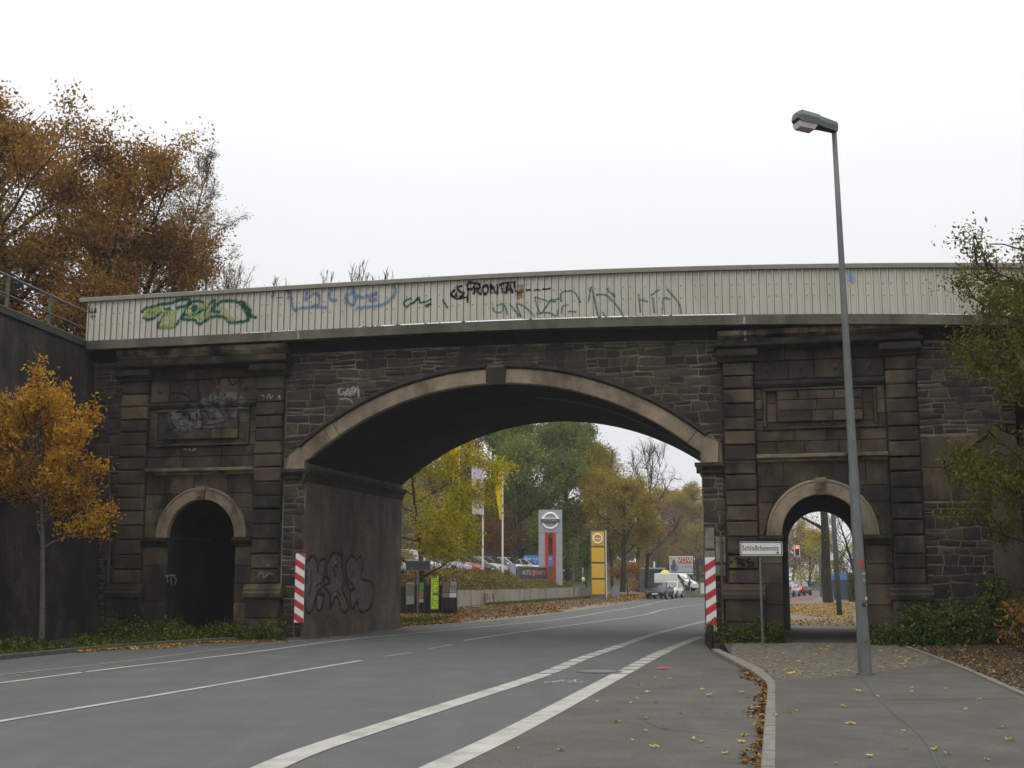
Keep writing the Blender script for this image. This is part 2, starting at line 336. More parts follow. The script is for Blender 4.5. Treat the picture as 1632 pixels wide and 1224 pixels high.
# manhole cover
mh = thing('manhole_cover', 'round iron manhole cover set between the two cycle lane lines', 'manhole cover', G(955, 1071))
b = MB(); b.tube([(0, 0, -.05), (0, 0, .012)], .42, 28); b.obj('frame_ring', plain('iron_rim', (.075, .073, .068), .6), mh)
b = MB(); b.tube([(0, 0, -.04), (0, 0, .02)], .34, 28); b.obj('lid', plain('iron_lid', (.13, .12, .11), .7), mh)
# tar seams and cracks in the bay
for L in ([(1075, 1095), (1130, 1097), (1198, 1096)], [(1010, 1142), (1045, 1158), (1060, 1164), (1130, 1170), (1205, 1173)], [(1137, 1078), (1165, 1078), (1196, 1079)]):
    mb = MB(); ribbon(mb, curve_pts([G(*p) for p in L], .1), .015, .0065); S_(mb.obj('tar_seam', 'tar'))
# footpath
PZ = .09
kr_out = [(1235, 1224), (1236, 1150), (1235, 1084), (1207, 1061.5), (1165, 1043.6), (1146, 1034)]
ko = [Vector((p.x, p.y, 0)) for p in pxs(kr_out, PZ)]; ko = [ko[0]+(ko[0]-ko[1]).normalized()*26]+ko
pr_px = [(1632, 1110), (1556, 1076), (1507, 1055), (1442, 1032)]
pr = [Vector((p.x, p.y, 0)) for p in pxs(pr_px, PZ)]; pr = [pr[0]+(pr[0]-pr[1]).normalized()*26]+pr
cobL, cobM, cobR = ko[3], G(1372, 1075, PZ), G(1493, 1052, PZ)
g = MB()
asp_r = pr[:4]; poly_to(g, [ko[0], ko[1], ko[2], ko[3], Vector((cobM.x, cobM.y, 0))], asp_r[:4], PZ-.004)
S_(g.obj('footpath', 'asphalt3'))
g = MB(); ribbon(g, curve_pts([G(x, y, PZ) for x, y in [(1372, 1078), (1400, 1112), (1423, 1135), (1470, 1175), (1497, 1224)]], .2), .028, PZ+.0005); S_(g.obj('path_seam', 'tar'))
g = MB(); ribbon(g, [G(x, y, PZ) for x, y in [(1405, 1115), (1500, 1114), (1620, 1113)]], .03, PZ+.0005); S_(g.obj('path_seam', plain('patch_edge', (.055, .053, .048), .9)))
# the base of the setts and the passage floor
g = MB(); poly_to(g, [ko[3], ko[4], ko[5], BW_(5.6, -.3), BW_(7.0, .0), BW_(7.0, 9.5)], [cobM, pr[3], pr[4], BW_(9.4, 0), BW_(9.4, 9.5)], PZ-.012)
S_(g.obj('passage_floor', mat('passage_floor', [(.05, .046, .038), (.08, .073, .06)], 2, .95, .8, 50)))
def inside(p, poly):
    c = False; n = len(poly)
    for i in range(n):
        a, b = poly[i], poly[(i+1) % n]
        if (a.y > p.y) != (b.y > p.y) and p.x < (b.x-a.x)*(p.y-a.y)/(b.y-a.y)+a.x: c = not c
    return c
cob_poly = [ko[3], ko[4], ko[5], BW_(5.9, -.2), BW_(9.6, -.2), pr[4], pr[3], Vector((cobM.x, cobM.y, 0))]
g = MB(); s_ = .085
for i in range(-10, 90):
    for j in range(0, 190):
        x = 3.6+i*s_+(j % 2)*.04+rnd.uniform(-.008, .008); y = 19+j*s_+.25*math.sin(x*1.3)+rnd.uniform(-.008, .008)
        if inside(Vector((x, y, 0)), cob_poly):
            h = PZ-.004+rnd.uniform(-.004, .004); a = s_*.46*rnd.uniform(.88, 1)
            g.add([(x-a, y-a, h-.012), (x+a, y-a, h-.012), (x+a, y+a, h-.012), (x-a, y+a, h-.012), (x-a*.75, y-a*.75, h), (x+a*.75, y-a*.75, h), (x+a*.75, y+a*.75, h), (x-a*.75, y+a*.75, h)],
                  [(4, 5, 6, 7), (0, 1, 5, 4), (1, 2, 6, 5), (2, 3, 7, 6), (3, 0, 4, 7)])
o = g.obj('mosaic_paving', 'sett'); tag(o, kind='structure')
# kerbs: single stones
def kerb(name, inn, out, z1, ln, m='kerb', group=None, z0=-.1, lab=None):
    Si, So = arc_len(inn), arc_len(out); L = Si[-1]; n = max(1, int(L/ln)); root = thing(name, lab, 'kerb'); root['kind'] = 'structure'
    for i in range(n):
        a0, a1 = (i+.008)/n, (i+.992)/n; q = []
        for t in (a0, a1):
            q.append((at_len(inn, Si, L*t)[0], at_len(out, So, So[-1]*t)[0]))
        mb = MB(); (p0, p1), (p2, p3) = q; zz = z1+rnd.uniform(-.004, .004); c = .012
        v = [(*p0[:2], z0), (*p1[:2], z0), (*p3[:2], z0), (*p2[:2], z0), (*p0[:2], zz-c), (*p1[:2], zz), (*p3[:2], zz), (*p2[:2], zz-c)]
        e = (p1-p0).normalized()*c
        v += [(p0.x+e.x, p0.y+e.y, zz), (p2.x+e.x, p2.y+e.y, zz)]
        mb.add(v, [(8, 5, 6, 9), (4, 8, 9, 7), (0, 4, 7, 3), (1, 2, 6, 5), (0, 1, 5, 8, 4), (3, 7, 9, 6, 2)])
        mb.obj('kerb_stone', m, root)
    return root
kin = [kr_pts[0]+(kr_pts[0]-kr_pts[1]).normalized()*26]+kr_pts
kerb('kerb', kin, ko, PZ, 1.0, lab='pale granite kerb between the side lane and the footpath')
def offset(L, d):
    out = []
    for i, p in enumerate(L):
        t = (L[min(i+1, len(L)-1)]-L[max(i-1, 0)]).normalized(); out.append(p+Vector((-t.y, t.x, 0))*d)
    return out
kerb('kerb', pr, offset(pr, -.08), PZ+.03, 1.0, lab='narrow kerb between the footpath and the leafy soil', z0=0.)
lk = [Vector((-11.3, 10, 0))]+[Vector((p.x, p.y, 0)) for p in pxs(EL_px)]
kerb('kerb', offset(lk, .01), offset(lk, .16), .1, 1.0, m=mat('worn_kerb', [(.06, .06, .05), (.1, .098, .085)], 5, .95, .5, 50), lab='worn grey kerb along the weedy verge by the orange tree')
# verge left
vg = offset(lk, .17)
g = MB(); poly_to(g, [BW_(-12.4, 0), Vector((-13.2, 30, 0)), Vector((-15, 10, 0))][::-1], vg, .07); 
S_(g.obj('verge', 'grass'))
# soil bank right, rising to the right
g = MB(); v = []; nu, nv = 18, 22
base = offset(pr[1:], -.09); Sb = arc_len(base)
for j in range(nv+1):
    p, _ = at_len(base, Sb, Sb[-1]*j/nv)
    for i in range(nu+1):
        t = i/nu; x = p.x+t*16; y = p.y+t*1.2
        v.append((x, y, .09+.5*t*(1-math.exp(-3*t))*3+rnd.uniform(0, .03)*(i > 0)))
g.add(v, [(j*(nu+1)+i, j*(nu+1)+i+1, (j+1)*(nu+1)+i+1, (j+1)*(nu+1)+i) for j in range(nv) for i in range(nu)])
S_(g.obj('soil_bank', 'soil', smooth=True))
g = MB(); q = base[-1]; g.add([(q.x, q.y, .075), (q.x+16, q.y+1, .075), tuple(BW_(24, .2, .075)), tuple(BW_(9.4, .2, .075))], [(0, 1, 2, 3)]); S_(g.obj('soil_strip', 'soil'))
g = MB(); a = base[0]; g.add([(a.x-1.0, -10, .08), (a.x+16, -10, .08), (a.x+16, a.y+1, .08), (a.x, a.y, .08)], [(0, 1, 2, 3)]); S_(g.obj('soil_ground', 'soil'))

# the air: pale even haze round everything, sky outside
HZ = None
def add_haze(dens):
    mb = MB(); mb.box(-960, 960, -70, 1560, -1.1, 48); m = bpy.data.materials.new('haze'); m.use_nodes = True; nt = m.node_tree; nt.nodes.clear()
    o_ = nd(nt, 'ShaderNodeOutputMaterial'); v = nd(nt, 'ShaderNodeVolumePrincipled'); v.inputs['Density'].default_value = dens; v.inputs['Color'].default_value = (.93, .95, 1, 1)
    nt.links.new(v.outputs[0], o_.inputs['Volume']); o = mb.obj('haze', m); tag(o, 'thin pale autumn haze over the whole place', 'haze', kind='stuff')
add_haze(.0004)
# ================================================================== BRIDGE (local axes: x along the face, y into the bridge, z up)
bridge = thing('railway_bridge', 'sooty sandstone railway bridge with one wide road arch and two small side arches', 'bridge', BO, -A)
def zd(u): return 0. if u < -3 else -.0021*(u+3)**2
U0, ZC, RI, RE = -.44, -1.57, 8.6, 9.0                    # circle of the big arch
OL, OR = -6.05, 5.15                                     # opening
aL = dict(c=-9.22, r=1.08, z=2.86, ro=1.42); aR = dict(c=8.19, r=1.03, z=2.78, ro=1.4)
DEPTH = 8.5
def under(u):
    if OL < u < OR: return max(4.7, ZC+math.sqrt(RI**2-(u-U0)**2))
    for a in (aL, aR):
        if abs(u-a['c']) < a['r']: return a['z']+math.sqrt(max(0, a['r']**2-(u-a['c'])**2))*1.02
    return -.3
us = sorted(set([round(x, 4) for x in list(np.arange(-13.3, 13.01, .5))+[OL, OR]+[a['c']+a['r']*math.cos(t*math.pi/24) for a in (aL, aR) for t in range(25)]+list(np.arange(OL, OR, .28))]))
core = MB()
for a, b in zip(us, us[1:]):
    if b-a < 1e-4: continue
    e = 1e-4; za, zb = under(a+e), under(b-e); ta, tb = 8.44+zd(a), 8.44+zd(b)
    core.add([(a, 0, za), (b, 0, zb), (b, 0, tb), (a, 0, ta), (a, DEPTH, za), (b, DEPTH, zb), (b, DEPTH, tb), (a, DEPTH, ta)],
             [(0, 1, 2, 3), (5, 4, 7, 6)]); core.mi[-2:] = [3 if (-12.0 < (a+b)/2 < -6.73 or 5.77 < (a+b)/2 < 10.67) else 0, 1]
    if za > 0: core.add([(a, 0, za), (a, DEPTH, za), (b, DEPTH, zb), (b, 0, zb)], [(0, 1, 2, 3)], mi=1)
def wallq(u, z0, z1, flip):
    v = [(u, 0, z0), (u, DEPTH, z0), (u, DEPTH, z1), (u, 0, z1)]; core.add(v, [(0, 1, 2, 3) if flip else (3, 2, 1, 0)], mi=2)
wallq(OL, -.3, under(OL+1e-4), True); wallq(OR, -.3, under(OR-1e-4), False)
n0 = len(core.mi)
for a in (aL, aR): wallq(a['c']-a['r'], -.3, a['z'], True); wallq(a['c']+a['r'], -.3, a['z'], False)
core.mi[n0:] = [1]*(len(core.mi)-n0)
wallq(13.0, -.3, 8.2, True); wallq(-13.3, -.3, 8.4, False)
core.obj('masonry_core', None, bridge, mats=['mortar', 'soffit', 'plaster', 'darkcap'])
surf = []                                                # pieces that spray paint can lie on
# ---- coursed rubble
def clip(poly, nx, nz, d):                                # keep nx*x+nz*z >= d
    out = []
    for i in range(len(poly)):
        a, b = poly[i], poly[(i+1) % len(poly)]; fa, fb = nx*a[0]+nz*a[1]-d, nx*b[0]+nz*b[1]-d
        if fa >= 0: out.append(a)
        if fa*fb < 0: t = fa/(fa-fb); out.append((a[0]+(b[0]-a[0])*t, a[1]+(b[1]-a[1])*t))
    return out
def area(p): return .5*abs(sum(p[i][0]*p[(i+1) % len(p)][1]-p[(i+1) % len(p)][0]*p[i][1] for i in range(len(p))))
def shrink(poly, g_):
    if area(poly) < 1e-5: return []
    s = sum(poly[i][0]*poly[(i+1) % len(poly)][1]-poly[(i+1) % len(poly)][0]*poly[i][1] for i in range(len(poly)))
    if s < 0: poly = poly[::-1]
    src = poly
    for i in range(len(src)):
        a, b = src[i], src[(i+1) % len(src)]; dx, dz = b[0]-a[0], b[1]-a[1]; L = math.hypot(dx, dz)
        if L < 1e-6: continue
        nx, nz = -dz/L, dx/L; poly = clip(poly, nx, nz, nx*a[0]+nz*a[1]+g_)
        if len(poly) < 3: return []
    return poly
def rubble(u0, u1, z0, z1, topf=None, circ_=None, hmin=.11, hmax=.3, wmin=.22, wmax=.75, edgeL=None, edgeR=None):
    out = []; z = z0; rows = [z0]
    while z < z1: z += rnd.uniform(hmin, hmax); rows.append(z)
    ph = [rnd.uniform(0, 6) for _ in rows]
    wav = lambda k, u: rows[k]+(.022*math.sin(u*2.1+ph[k])+.014*math.sin(u*5.3+ph[k]*2) if k else 0)
    for k in range(len(rows)-1):
        u = u0; sl_ = 0.; H_ = rows[k+1]-rows[k]
        while u < u1-.02:
            w = rnd.uniform(wmin, wmax)*(1.25 if H_ < .17 else 1); un = u+w
            if un > u1-.16: un = u1
            s2 = 0 if un >= u1 else rnd.uniform(-.035, .035); pl, pr_ = (u, sl_), (un, s2)
            def quad(f0, f1):
                lz = lambda u_, f: wav(k, u_)*(1-f)+wav(k+1, u_)*f; um = (u+un)/2+rnd.uniform(-.05, .05)
                return [(u-sl_+2*sl_*f0, lz(u, f0)), (um, lz(um, f0)+rnd.uniform(-.008, .008)), (un-s2+2*s2*f0, lz(un, f0)), (un-s2+2*s2*f1, lz(un, f1)), (um, lz(um, f1)+rnd.uniform(-.01, .01)), (u-sl_+2*sl_*f1, lz(u, f1))]
            if H_ > .2 and rnd.random() < .28:
                f = rnd.uniform(.35, .65); polys = [quad(0, f), quad(f, 1)]
            else: polys = [quad(0, 1)]
            for p in polys:
                if topf:
                    t0, t1 = topf(u), topf(un); L = math.hypot(un-u, t1-t0); nx, nz = (t1-t0)/L, -(un-u)/L
                    p = clip(p, nx, nz, nx*u+nz*t0)
                if circ_ and len(p) > 2:
                    cu, cz, r = circ_; mx, mz = sum(q[0] for q in p)/len(p)-cu, sum(q[1] for q in p)/len(p)-cz; L = math.hypot(mx, mz)
                    if L < r-.25: continue
                    p = clip(p, mx/L, mz/L, (mx*cu+mz*cz)/L+r)
                if len(p) < 3: continue
                p = shrink(p, rnd.uniform(.009, .017))
                if len(p) > 2 and area(p) > .006: out.append(p)
            u = un; sl_ = s2
    return out
def stone_geo(mb, p, w0=-.001, proud=.013):
    q = shrink(p, .012)
    if len(q) < 3: return
    if len(q) != len(p): q = [(p[i][0]*.86+sum(x[0] for x in p)/len(p)*.14, p[i][1]*.86+sum(x[1] for x in p)/len(p)*.14) for i in range(len(p))]
    n = len(p); pr_ = proud*rnd.uniform(.6, 1.25)
    v = [(x, w0+.02, z) for x, z in p]+[(x, w0-pr_*.7, z) for x, z in p]+[(x, w0-pr_+rnd.uniform(-.006, .006), z) for x, z in q]
    cx_, cz_ = sum(x[0] for x in q)/n, sum(x[1] for x in q)/n; v.append((cx_, w0-pr_-rnd.uniform(0, .02), cz_))
    f = [(i, (i+1) % n, (i+1) % n+n, i+n) for i in range(n)]+[(i+n, (i+1) % n+n, (i+1) % n+2*n, i+2*n) for i in range(n)]+[(i+2*n, (i+1) % n+2*n, 3*n) for i in range(n)]
    mb.add(v, f, rnd.random())
allst = []
topf = lambda u: 8.12+zd(u)
# spandrels: courses rise over the arch; side strips; right-hand wall; far left strip
allst += rubble(-6.72, 5.76, 4.82, 8.2, topf, (U0, ZC, RE+.13))
allst += rubble(-6.72, OL-.02, .05, 4.5, hmin=.16, hmax=.34, wmin=.3, wmax=.5)
allst += rubble(OR+.02, 5.76, .05, 4.5, hmin=.16, hmax=.34, wmin=.3, wmax=.5)
allst += rubble(10.68, 12.28, .15, 3.55, hmin=.15, hmax=.36, wmin=.22, wmax=.6)
allst += rubble(10.68, 13.0, 5.3, 8.2, topf, hmin=.1, hmax=.24, wmin=.2, wmax=.6)
allst += rubble(-12.95, -11.97, .1, 8.3, hmin=.14, hmax=.28, wmin=.2, wmax=.5)
allst = [p for p in allst if not any(math.hypot(sum(q[0] for q in p)/len(p)-c[0], sum(q[1] for q in p)/len(p)-c[1]) < -1 for c in [(0, 0)])]
order = sorted(range(len(allst)), key=lambda i: -area(allst[i])); big = set(order[:295])
rest = MB()
for i, p in enumerate(allst):
    if i in big:
        mb = MB(); stone_geo(mb, p); surf.append(mb.obj('stone', 'rubble', bridge))
    else: stone_geo(rest, p)
o = rest.obj('rubble_stones', 'rubble', bridge); o['kind'] = 'stuff'; surf.append(o)
# big plaster patches / slabs right of the pier
for (u0, u1, z0, z1) in [(10.68, 11.35, 4.45, 5.25), (11.36, 12.0, 4.2, 5.25), (10.68, 11.35, 3.62, 4.43), (11.36, 11.85, 3.62, 4.18), (11.86, 12.3, 3.62, 4.18), (12.01, 12.3, 4.2, 5.25)]:
    mb = MB(); mb.cbox(u0+.008, u1-.008, -.03, .01, z0, z1, .02, rnd.uniform(.55, .95)); mb.obj('stone_slab', 'ashlar', bridge)
# ---- ashlar
def block(u0, u1, z0, z1, w, c=.016, tint=None, m='ashlar', name='ashlar_block', back=.004):
    mb = MB(); g_ = rnd.uniform(.006, .012); mb.cbox(u0+g_, u1-g_, w+rnd.uniform(-.006, .006), back, z0+g_, z1-g_, c, rnd.random()**1.3 if tint is None else tint); o = mb.obj(name, m, bridge); surf.append(o); return o
PR = dict(zs=[1.54, 1.92, 2.29, 2.75, 3.15, 3.55, 3.95, 4.36, 4.73, 5.14, 5.52, 5.87, 6.23, 6.61, 6.97, 7.34])
PL = dict(zs=[1.54, 1.95, 2.37, 2.8, 3.22, 3.64, 4.03, 4.43, 4.84, 5.22, 5.59, 5.97, 6.34, 6.73, 7.10, 7.50])
def profile(u0, u1, prof, m, name, w_end=0., z=0.):         # moulding: profile of (w, z) run from u0 to u1, with closed ends
    mb = MB(); n = len(prof); v = [(u0, w, zz+z) for w, zz in prof]+[(u1, w, zz+z) for w, zz in prof]
    mb.add(v, [(i, i+1, i+1+n, i+n)[::-1] for i in range(n-1)]+[tuple(range(n))]+[tuple(range(2*n-1, n-1, -1))], rnd.random())
    o = mb.obj(name, m, bridge); surf.append(o); return o
def pilaster(u0, u1, zs, drop):
    for a, b in zip(zs, zs[1:]): block(u0, u1, a, b-.006, -.2, .03)
    for a, b in ((0., .58), (.58, 1.16)): block(u0-.09, u1+.09, a-.1*(a == 0), b, -.3, .02)
    profile(u0-.14, u1+.14, [(0, 1.16), (-.36, 1.16), (-.37, 1.28), (-.3, 1.33), (-.3, 1.40), (-.24, 1.46), (-.22, 1.535), (0, 1.535)], 'ashlar', 'base_moulding')
    # cap moulding under the entablature
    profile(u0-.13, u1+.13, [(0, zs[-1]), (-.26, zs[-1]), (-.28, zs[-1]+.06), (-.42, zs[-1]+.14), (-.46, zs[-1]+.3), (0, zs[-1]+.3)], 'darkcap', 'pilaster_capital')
def rows(u0, u1, zs, w, n, circ_=None, jit=.25, tintf=None):
    for k, (a, b) in enumerate(zip(zs, zs[1:])):
        m_ = max(1, n+rnd.choice((-1, 0, 0, 1))) if n > 1 else 1
        cs = [u0]+[u0+(u1-u0)*(i+rnd.uniform(-jit, jit))/m_ for i in range(1, m_)]+[u1]
        for c, d in zip(cs, cs[1:]):
            if circ_:
                cu, cz, r = circ_; poly = [(c, a), (d, a), (d, b), (c, b)]
                if all(math.hypot(x-cu, z-cz) < r for x, z in poly) and not (c < cu-r or d > cu+r or b > cz+r): continue
                if any(math.hypot(x-cu, max(0, z-cz)) < r for x, z in poly) or (c < cu < d and a < cz+r):
                    # cut the block along the arch, column by column
                    mb = MB(); K = 8; g_ = .007; t = rnd.random(); any_ = False
                    for i in range(K):
                        x0, x1 = c+g_+(d-c-2*g_)*i/K, c+g_+(d-c-2*g_)*(i+1)/K
                        f = lambda x: max(a+g_, cz+math.sqrt(max(0, r*r-(x-cu)**2)) if abs(x-cu) < r else a+g_)
                        y0, y1 = f(x0), f(x1)
                        if y0 > b-g_ and y1 > b-g_: continue
                        y0, y1 = min(y0, b-g_), min(y1, b-g_); any_ = True
                        mb.add([(x0, w, y0), (x1, w, y1), (x1, w, b-g_), (x0, w, b-g_), (x0, .0, y0), (x1, .0, y1), (x1, .0, b-g_), (x0, .0, b-g_)], [(0, 1, 2, 3), (3, 2, 6, 7), (0, 4, 5, 1)]+([(0, 3, 7, 4)] if i == 0 else [])+([(1, 5, 6, 2)] if i == K-1 else []), t)
                    if any_: surf.append(mb.obj('ashlar_block', 'ashlar', bridge))
                    continue
            block(c, d, a, b, w, .01)
def pier(P_, u0, u1, u2, u3, a, capz, left_):
    zs = P_['zs']; pilaster(u0, u1, zs, 0); pilaster(u2, u3, zs, 0)
    c, r, z, ro = a['c'], a['r'], a['z'], a['ro']
    sz = 4.68; uu0, uu1 = u1+.02, u2-.02
    # jambs, impost, ring, spandrel blocks
    for (x0, x1) in ((uu0, c-r), (c+r, uu1)):
        rows(x0, x1, [-.1, .5, 1.02, 1.54, 2.05, z-.26], -.08, 1 if x1-x0 < .9 else 2)
        s = 1 if x0 == uu0 else -1
        profile(x0-(0 if s > 0 else .05), x1+(.05 if s > 0 else 0), [(0, z-.25), (-.12, z-.25), (-.13, z-.2), (-.24, z-.1), (-.25, z-.01), (0, z-.01)], 'darkcap', 'impost')
    # left/right of the ring and above
    rows(uu0, uu1, [z, z+.42, z+.84, z+1.26, sz], -.06, 4, (c, z, ro+.03))
    K = 26; 
    ring = MB()
    th = [math.pi*i/K for i in range(K+1)]
    def rr(th0, th1, ri, ro_, w, name, m):
        mb = MB(); n_ = max(2, int((th1-th0)/.12)); V = []
        for i in range(n_+1):
            t = th0+(th1-th0)*i/n_; cs, sn = math.cos(t), math.sin(t)
            for rad, ww in ((ri, .02), (ri, w+.02), (ri+.02, w), (ro_-.07, w), (ro_-.06, w-.02), (ro_-.01, w-.02), (ro_, w), (ro_, 0)): V.append((c+rad*cs, ww, z+rad*sn*1.02))
        nk = 8
        mb.add(V, [(i*nk+j, i*nk+j+1, (i+1)*nk+j+1, (i+1)*nk+j) for i in range(n_) for j in range(nk-1)]+[tuple(range(nk-1, -1, -1)), tuple(range(n_*nk, n_*nk+nk))], rnd.random())
        o = mb.obj(name, m, bridge); surf.append(o)
    rr(0, math.pi/2-.09, r-.02, ro, -.16, 'archivolt_stone', 'arch'); rr(math.pi/2+.09, math.pi, r-.02, ro, -.16, 'archivolt_stone', 'arch')
    mb = MB(); mb.prism([(c-.1, z+r*1.02-.03), (c+.1, z+r*1.02-.03), (c+.15, z+ro+.06), (c-.15, z+ro+.06)], -.27, 0.)
    mb.prism([(c-.05, z+r*1.02+.06), (c+.05, z+r*1.02+.06), (c+.08, z+ro-.02), (c-.08, z+ro-.02)], -.3, -.265); mb.obj('keystone', 'cap', bridge)
    # string course
    profile(uu0, uu1, [(0, sz), (-.1, sz), (-.12, sz+.05), (-.26, sz+.1), (-.28, sz+.17), (-.1, sz+.2), (0, sz+.2)], 'cap', 'string_course')
    # panel field
    z5 = sz+.2; bz = zs[-3]
    rows(uu0, uu1, [z5, z5+.33, z5+.63], -.05, 4)
    f0, f1 = z5+.63, 6.62; fu0, fu1 = uu0+.2, uu1-.2
    rows(uu0, fu0, list(np.linspace(f0, f1, 5)), -.05, 1); rows(fu1, uu1, list(np.linspace(f0, f1, 4)), -.05, 1)
    # moulded frame and raised tablet
    for q in ((fu0, fu1, f1-.09, f1), (fu0, fu1, f0, f0+.08)): block(*q, -.12, .02, .6, name='panel_frame')
    for q in ((fu0, fu0+.09, f0+.08, f1-.09), (fu1-.09, fu1, f0+.08, f1-.09)): block(*q, -.12, .02, .6, name='panel_frame')
    rows(fu0+.09, fu1-.09, [f0+.08, f0+.2], -.03, 3); rows(fu0+.09, fu0+.36, [f0+.2, f0+.7, f1-.09], -.03, 1); rows(fu1-.36, fu1-.09, [f0+.2, f1-.45, f1-.09], -.03, 1)
    rows(fu0+.36, fu1-.36, [f0+.2, f0+.5, f0+.78, f1-.09], -.12, 3)
    # architrave and frieze
    profile(uu0, uu1, [(0, 6.64), (-.1, 6.64), (-.16, 6.72), (-.17, 6.8), (-.08, 6.83), (0, 6.83)], 'darkcap', 'architrave')
    rows(uu0, uu1, [6.84, zs[-1]], -.08, 4)
    rows(uu0, uu1, [zs[-1], zs[-1]+.32], -.1, 3)
    for k in range(4):                                   # rosettes in the frieze
        cx_ = uu0+.35+(uu1-uu0-.7)*k/3; mb = MB(); zc = (6.84+zs[-1])/2+.02
        for rr_, dw in ((.13, .0), (.07, -.03)):
            mb.add([(cx_, -.12+dw, zc)]+[(cx_+rr_*math.cos(t*.5236), -.085+dw*.6, zc+rr_*math.sin(t*.5236)) for t in range(12)], [(0, i+1, (i+1) % 12+1)[::-1] for i in range(12)], .3)
        mb.obj('rosette', 'ashlar', bridge)
    # entablature: dark corona, then pale crowning blocks
    e0 = zs[-1]+.3; e1 = 8.42+zd((u0+u3)/2); hh = e1-e0
    nb = 5; xs = [u0-.1]+[u0-.1+(u3-u0+.2)*(i+rnd.uniform(-.2, .2))/nb for i in range(1, nb)]+[u3+.1]
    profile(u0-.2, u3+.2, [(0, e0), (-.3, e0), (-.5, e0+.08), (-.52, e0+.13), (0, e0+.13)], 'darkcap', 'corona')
    for x0, x1 in zip(xs, xs[1:]):
        profile(x0+.004, x1-.004, [(0, e0+.135), (-.32, e0+.135), (-.34, e0+.135+(hh-.14)*.38), (-.28, e0+.14+(hh-.14)*.42), (0, e0+.14+(hh-.14)*.42)], 'ashlar', 'cornice_block')
    xs = [u0-.1, u0+(u3-u0)*rnd.uniform(.35, .5), u3+.1]
    for x0, x1 in zip(xs, xs[1:]):
        profile(x0+.004, x1-.004, [(0, e0+.15+(hh-.14)*.42), (-.3, e0+.15+(hh-.14)*.42), (-.42, e1-.14), (-.44, e1-.02), (0, e1)], 'cap', 'cornice_block')
pier(PL, -11.95, -11.08, -7.6, -6.74, aL, 8.4, True)
pier(PR, 5.78, 6.58, 9.9, 10.66, aR, 8.1, False)
for (u0, u1, z0, z1, c_) in [(5.84, 6.53, 1.58, 1.88, (.2, .15, .03)), (5.84, 6.53, 1.96, 2.25, (.19, .16, .04)), (5.84, 6.53, 1.2, 1.5, (.1, .08, .02))]:
    if z0 > 1.3: mb = MB(); mb.add([(u0, -.224, z0), (u1, -.224, z0), (u1, -.224, z1), (u0, -.224, z1)], [(0, 1, 2, 3)]); surf.append(mb.obj('paint_patch', mat('yellow_wash', [tuple(x*.6 for x in c_), c_], 3, .9, .4, 20, soot=(.05, .04, .02)), bridge))
for (u0, u1, z0, z1) in [(5.18, 5.45, 2.05, 2.4), (5.47, 5.72, 2.1, 2.75), (5.2, 5.44, 2.45, 3.0), (5.2, 5.7, 1.75, 2.03)]:
    mb = MB(); mb.cbox(u0, u1, -.03, .0, z0, z1, .012); mb.obj('mortar_patch', mat('whitish_mortar', [(.13, .12, .1), (.24, .22, .19)], 3, .95, .5, 20), bridge)
# buttress right with sloping coping
mb = MB(); mb.box(12.3, 12.95, -.35, .0, -.1, 4.9); mb.add([(12.3, -.35, 4.9), (12.95, -.35, 4.9), (12.95, 0, 5.2), (12.3, 0, 5.5)], [(0, 1, 2, 3)]); mb.obj('buttress', 'redplaster', bridge)
mb = MB(); mb.prism([(11.2, 4.6), (12.3, 5.55), (13.2, 4.7), (13.05, 4.55), (12.3, 5.3), (11.35, 4.5)], -.4, .0); mb.obj('gable_coping', 'ashlar', bridge)
mb = MB(); mb.prism([(11.42, 4.52), (12.3, 5.28), (12.98, 4.6), (12.98, 4.3), (11.42, 4.3)], -.3, .0, .8); mb.obj('gable_block', 'ashlar', bridge)
# ---- big arch: archivolt in stones, hood mould, keystone, springers
def bigring(t0, t1, ri, re, w, name, m, prof=None, dz=0):
    n_ = max(2, int(abs(t1-t0)/.03)); mb = MB(); V = []
    pf = prof or [(ri, .03), (ri, w+.03), (ri+.03, w), (re-.02, w), (re, w+.02), (re, 0)]
    for i in range(n_+1):
        t = t0+(t1-t0)*i/n_
        for rad, ww in pf: V.append((U0+rad*math.sin(t), ww, ZC+rad*math.cos(t)))
    k = len(pf)
    mb.add(V, [(i*k+j, (i+1)*k+j, (i+1)*k+j+1, i*k+j+1)[::-1] for i in range(n_) for j in range(k-1)]+[tuple(range(k)), tuple(range(n_*k+k-1, n_*k-1, -1))], rnd.random())
    o = mb.obj(name, m, bridge); surf.append(o)
tl = -math.acos((4.98-ZC)/RI)+.0; tl = -math.asin((U0-OL)/RI); tr_ = math.asin((OR-U0)/RI)
cuts = [tl+.03, tl+.115, tl+.15, -.025]
bigring(cuts[0], cuts[1], RI-.02, RE+.03, -.17, 'archivolt_stone', 'arch'); bigring(cuts[1]+.002, cuts[2], RI-.02, RE+.03, -.17, 'archivolt_stone', 'arch')
bigring(cuts[2]+.002, -.030, RI-.02, RE, -.17, 'archivolt_stone', 'arch'); bigring(.030, tr_-.05, RI-.02, RE, -.17, 'archivolt_stone', 'arch')
bigring(tl+.02, -.03, RE+.01, RE+.16, -.24, 'hood_mould', 'darkcap', [(RE+.005, 0), (RE+.005, -.2), (RE+.05, -.25), (RE+.15, -.2), (RE+.16, 0)])
bigring(.03, tr_-.02, RE+.01, RE+.16, -.24, 'hood_mould', 'darkcap', [(RE+.005, 0), (RE+.005, -.2), (RE+.05, -.25), (RE+.15, -.2), (RE+.16, 0)])
def P_at(t, r): return (U0+r*math.sin(t), ZC+r*math.cos(t))
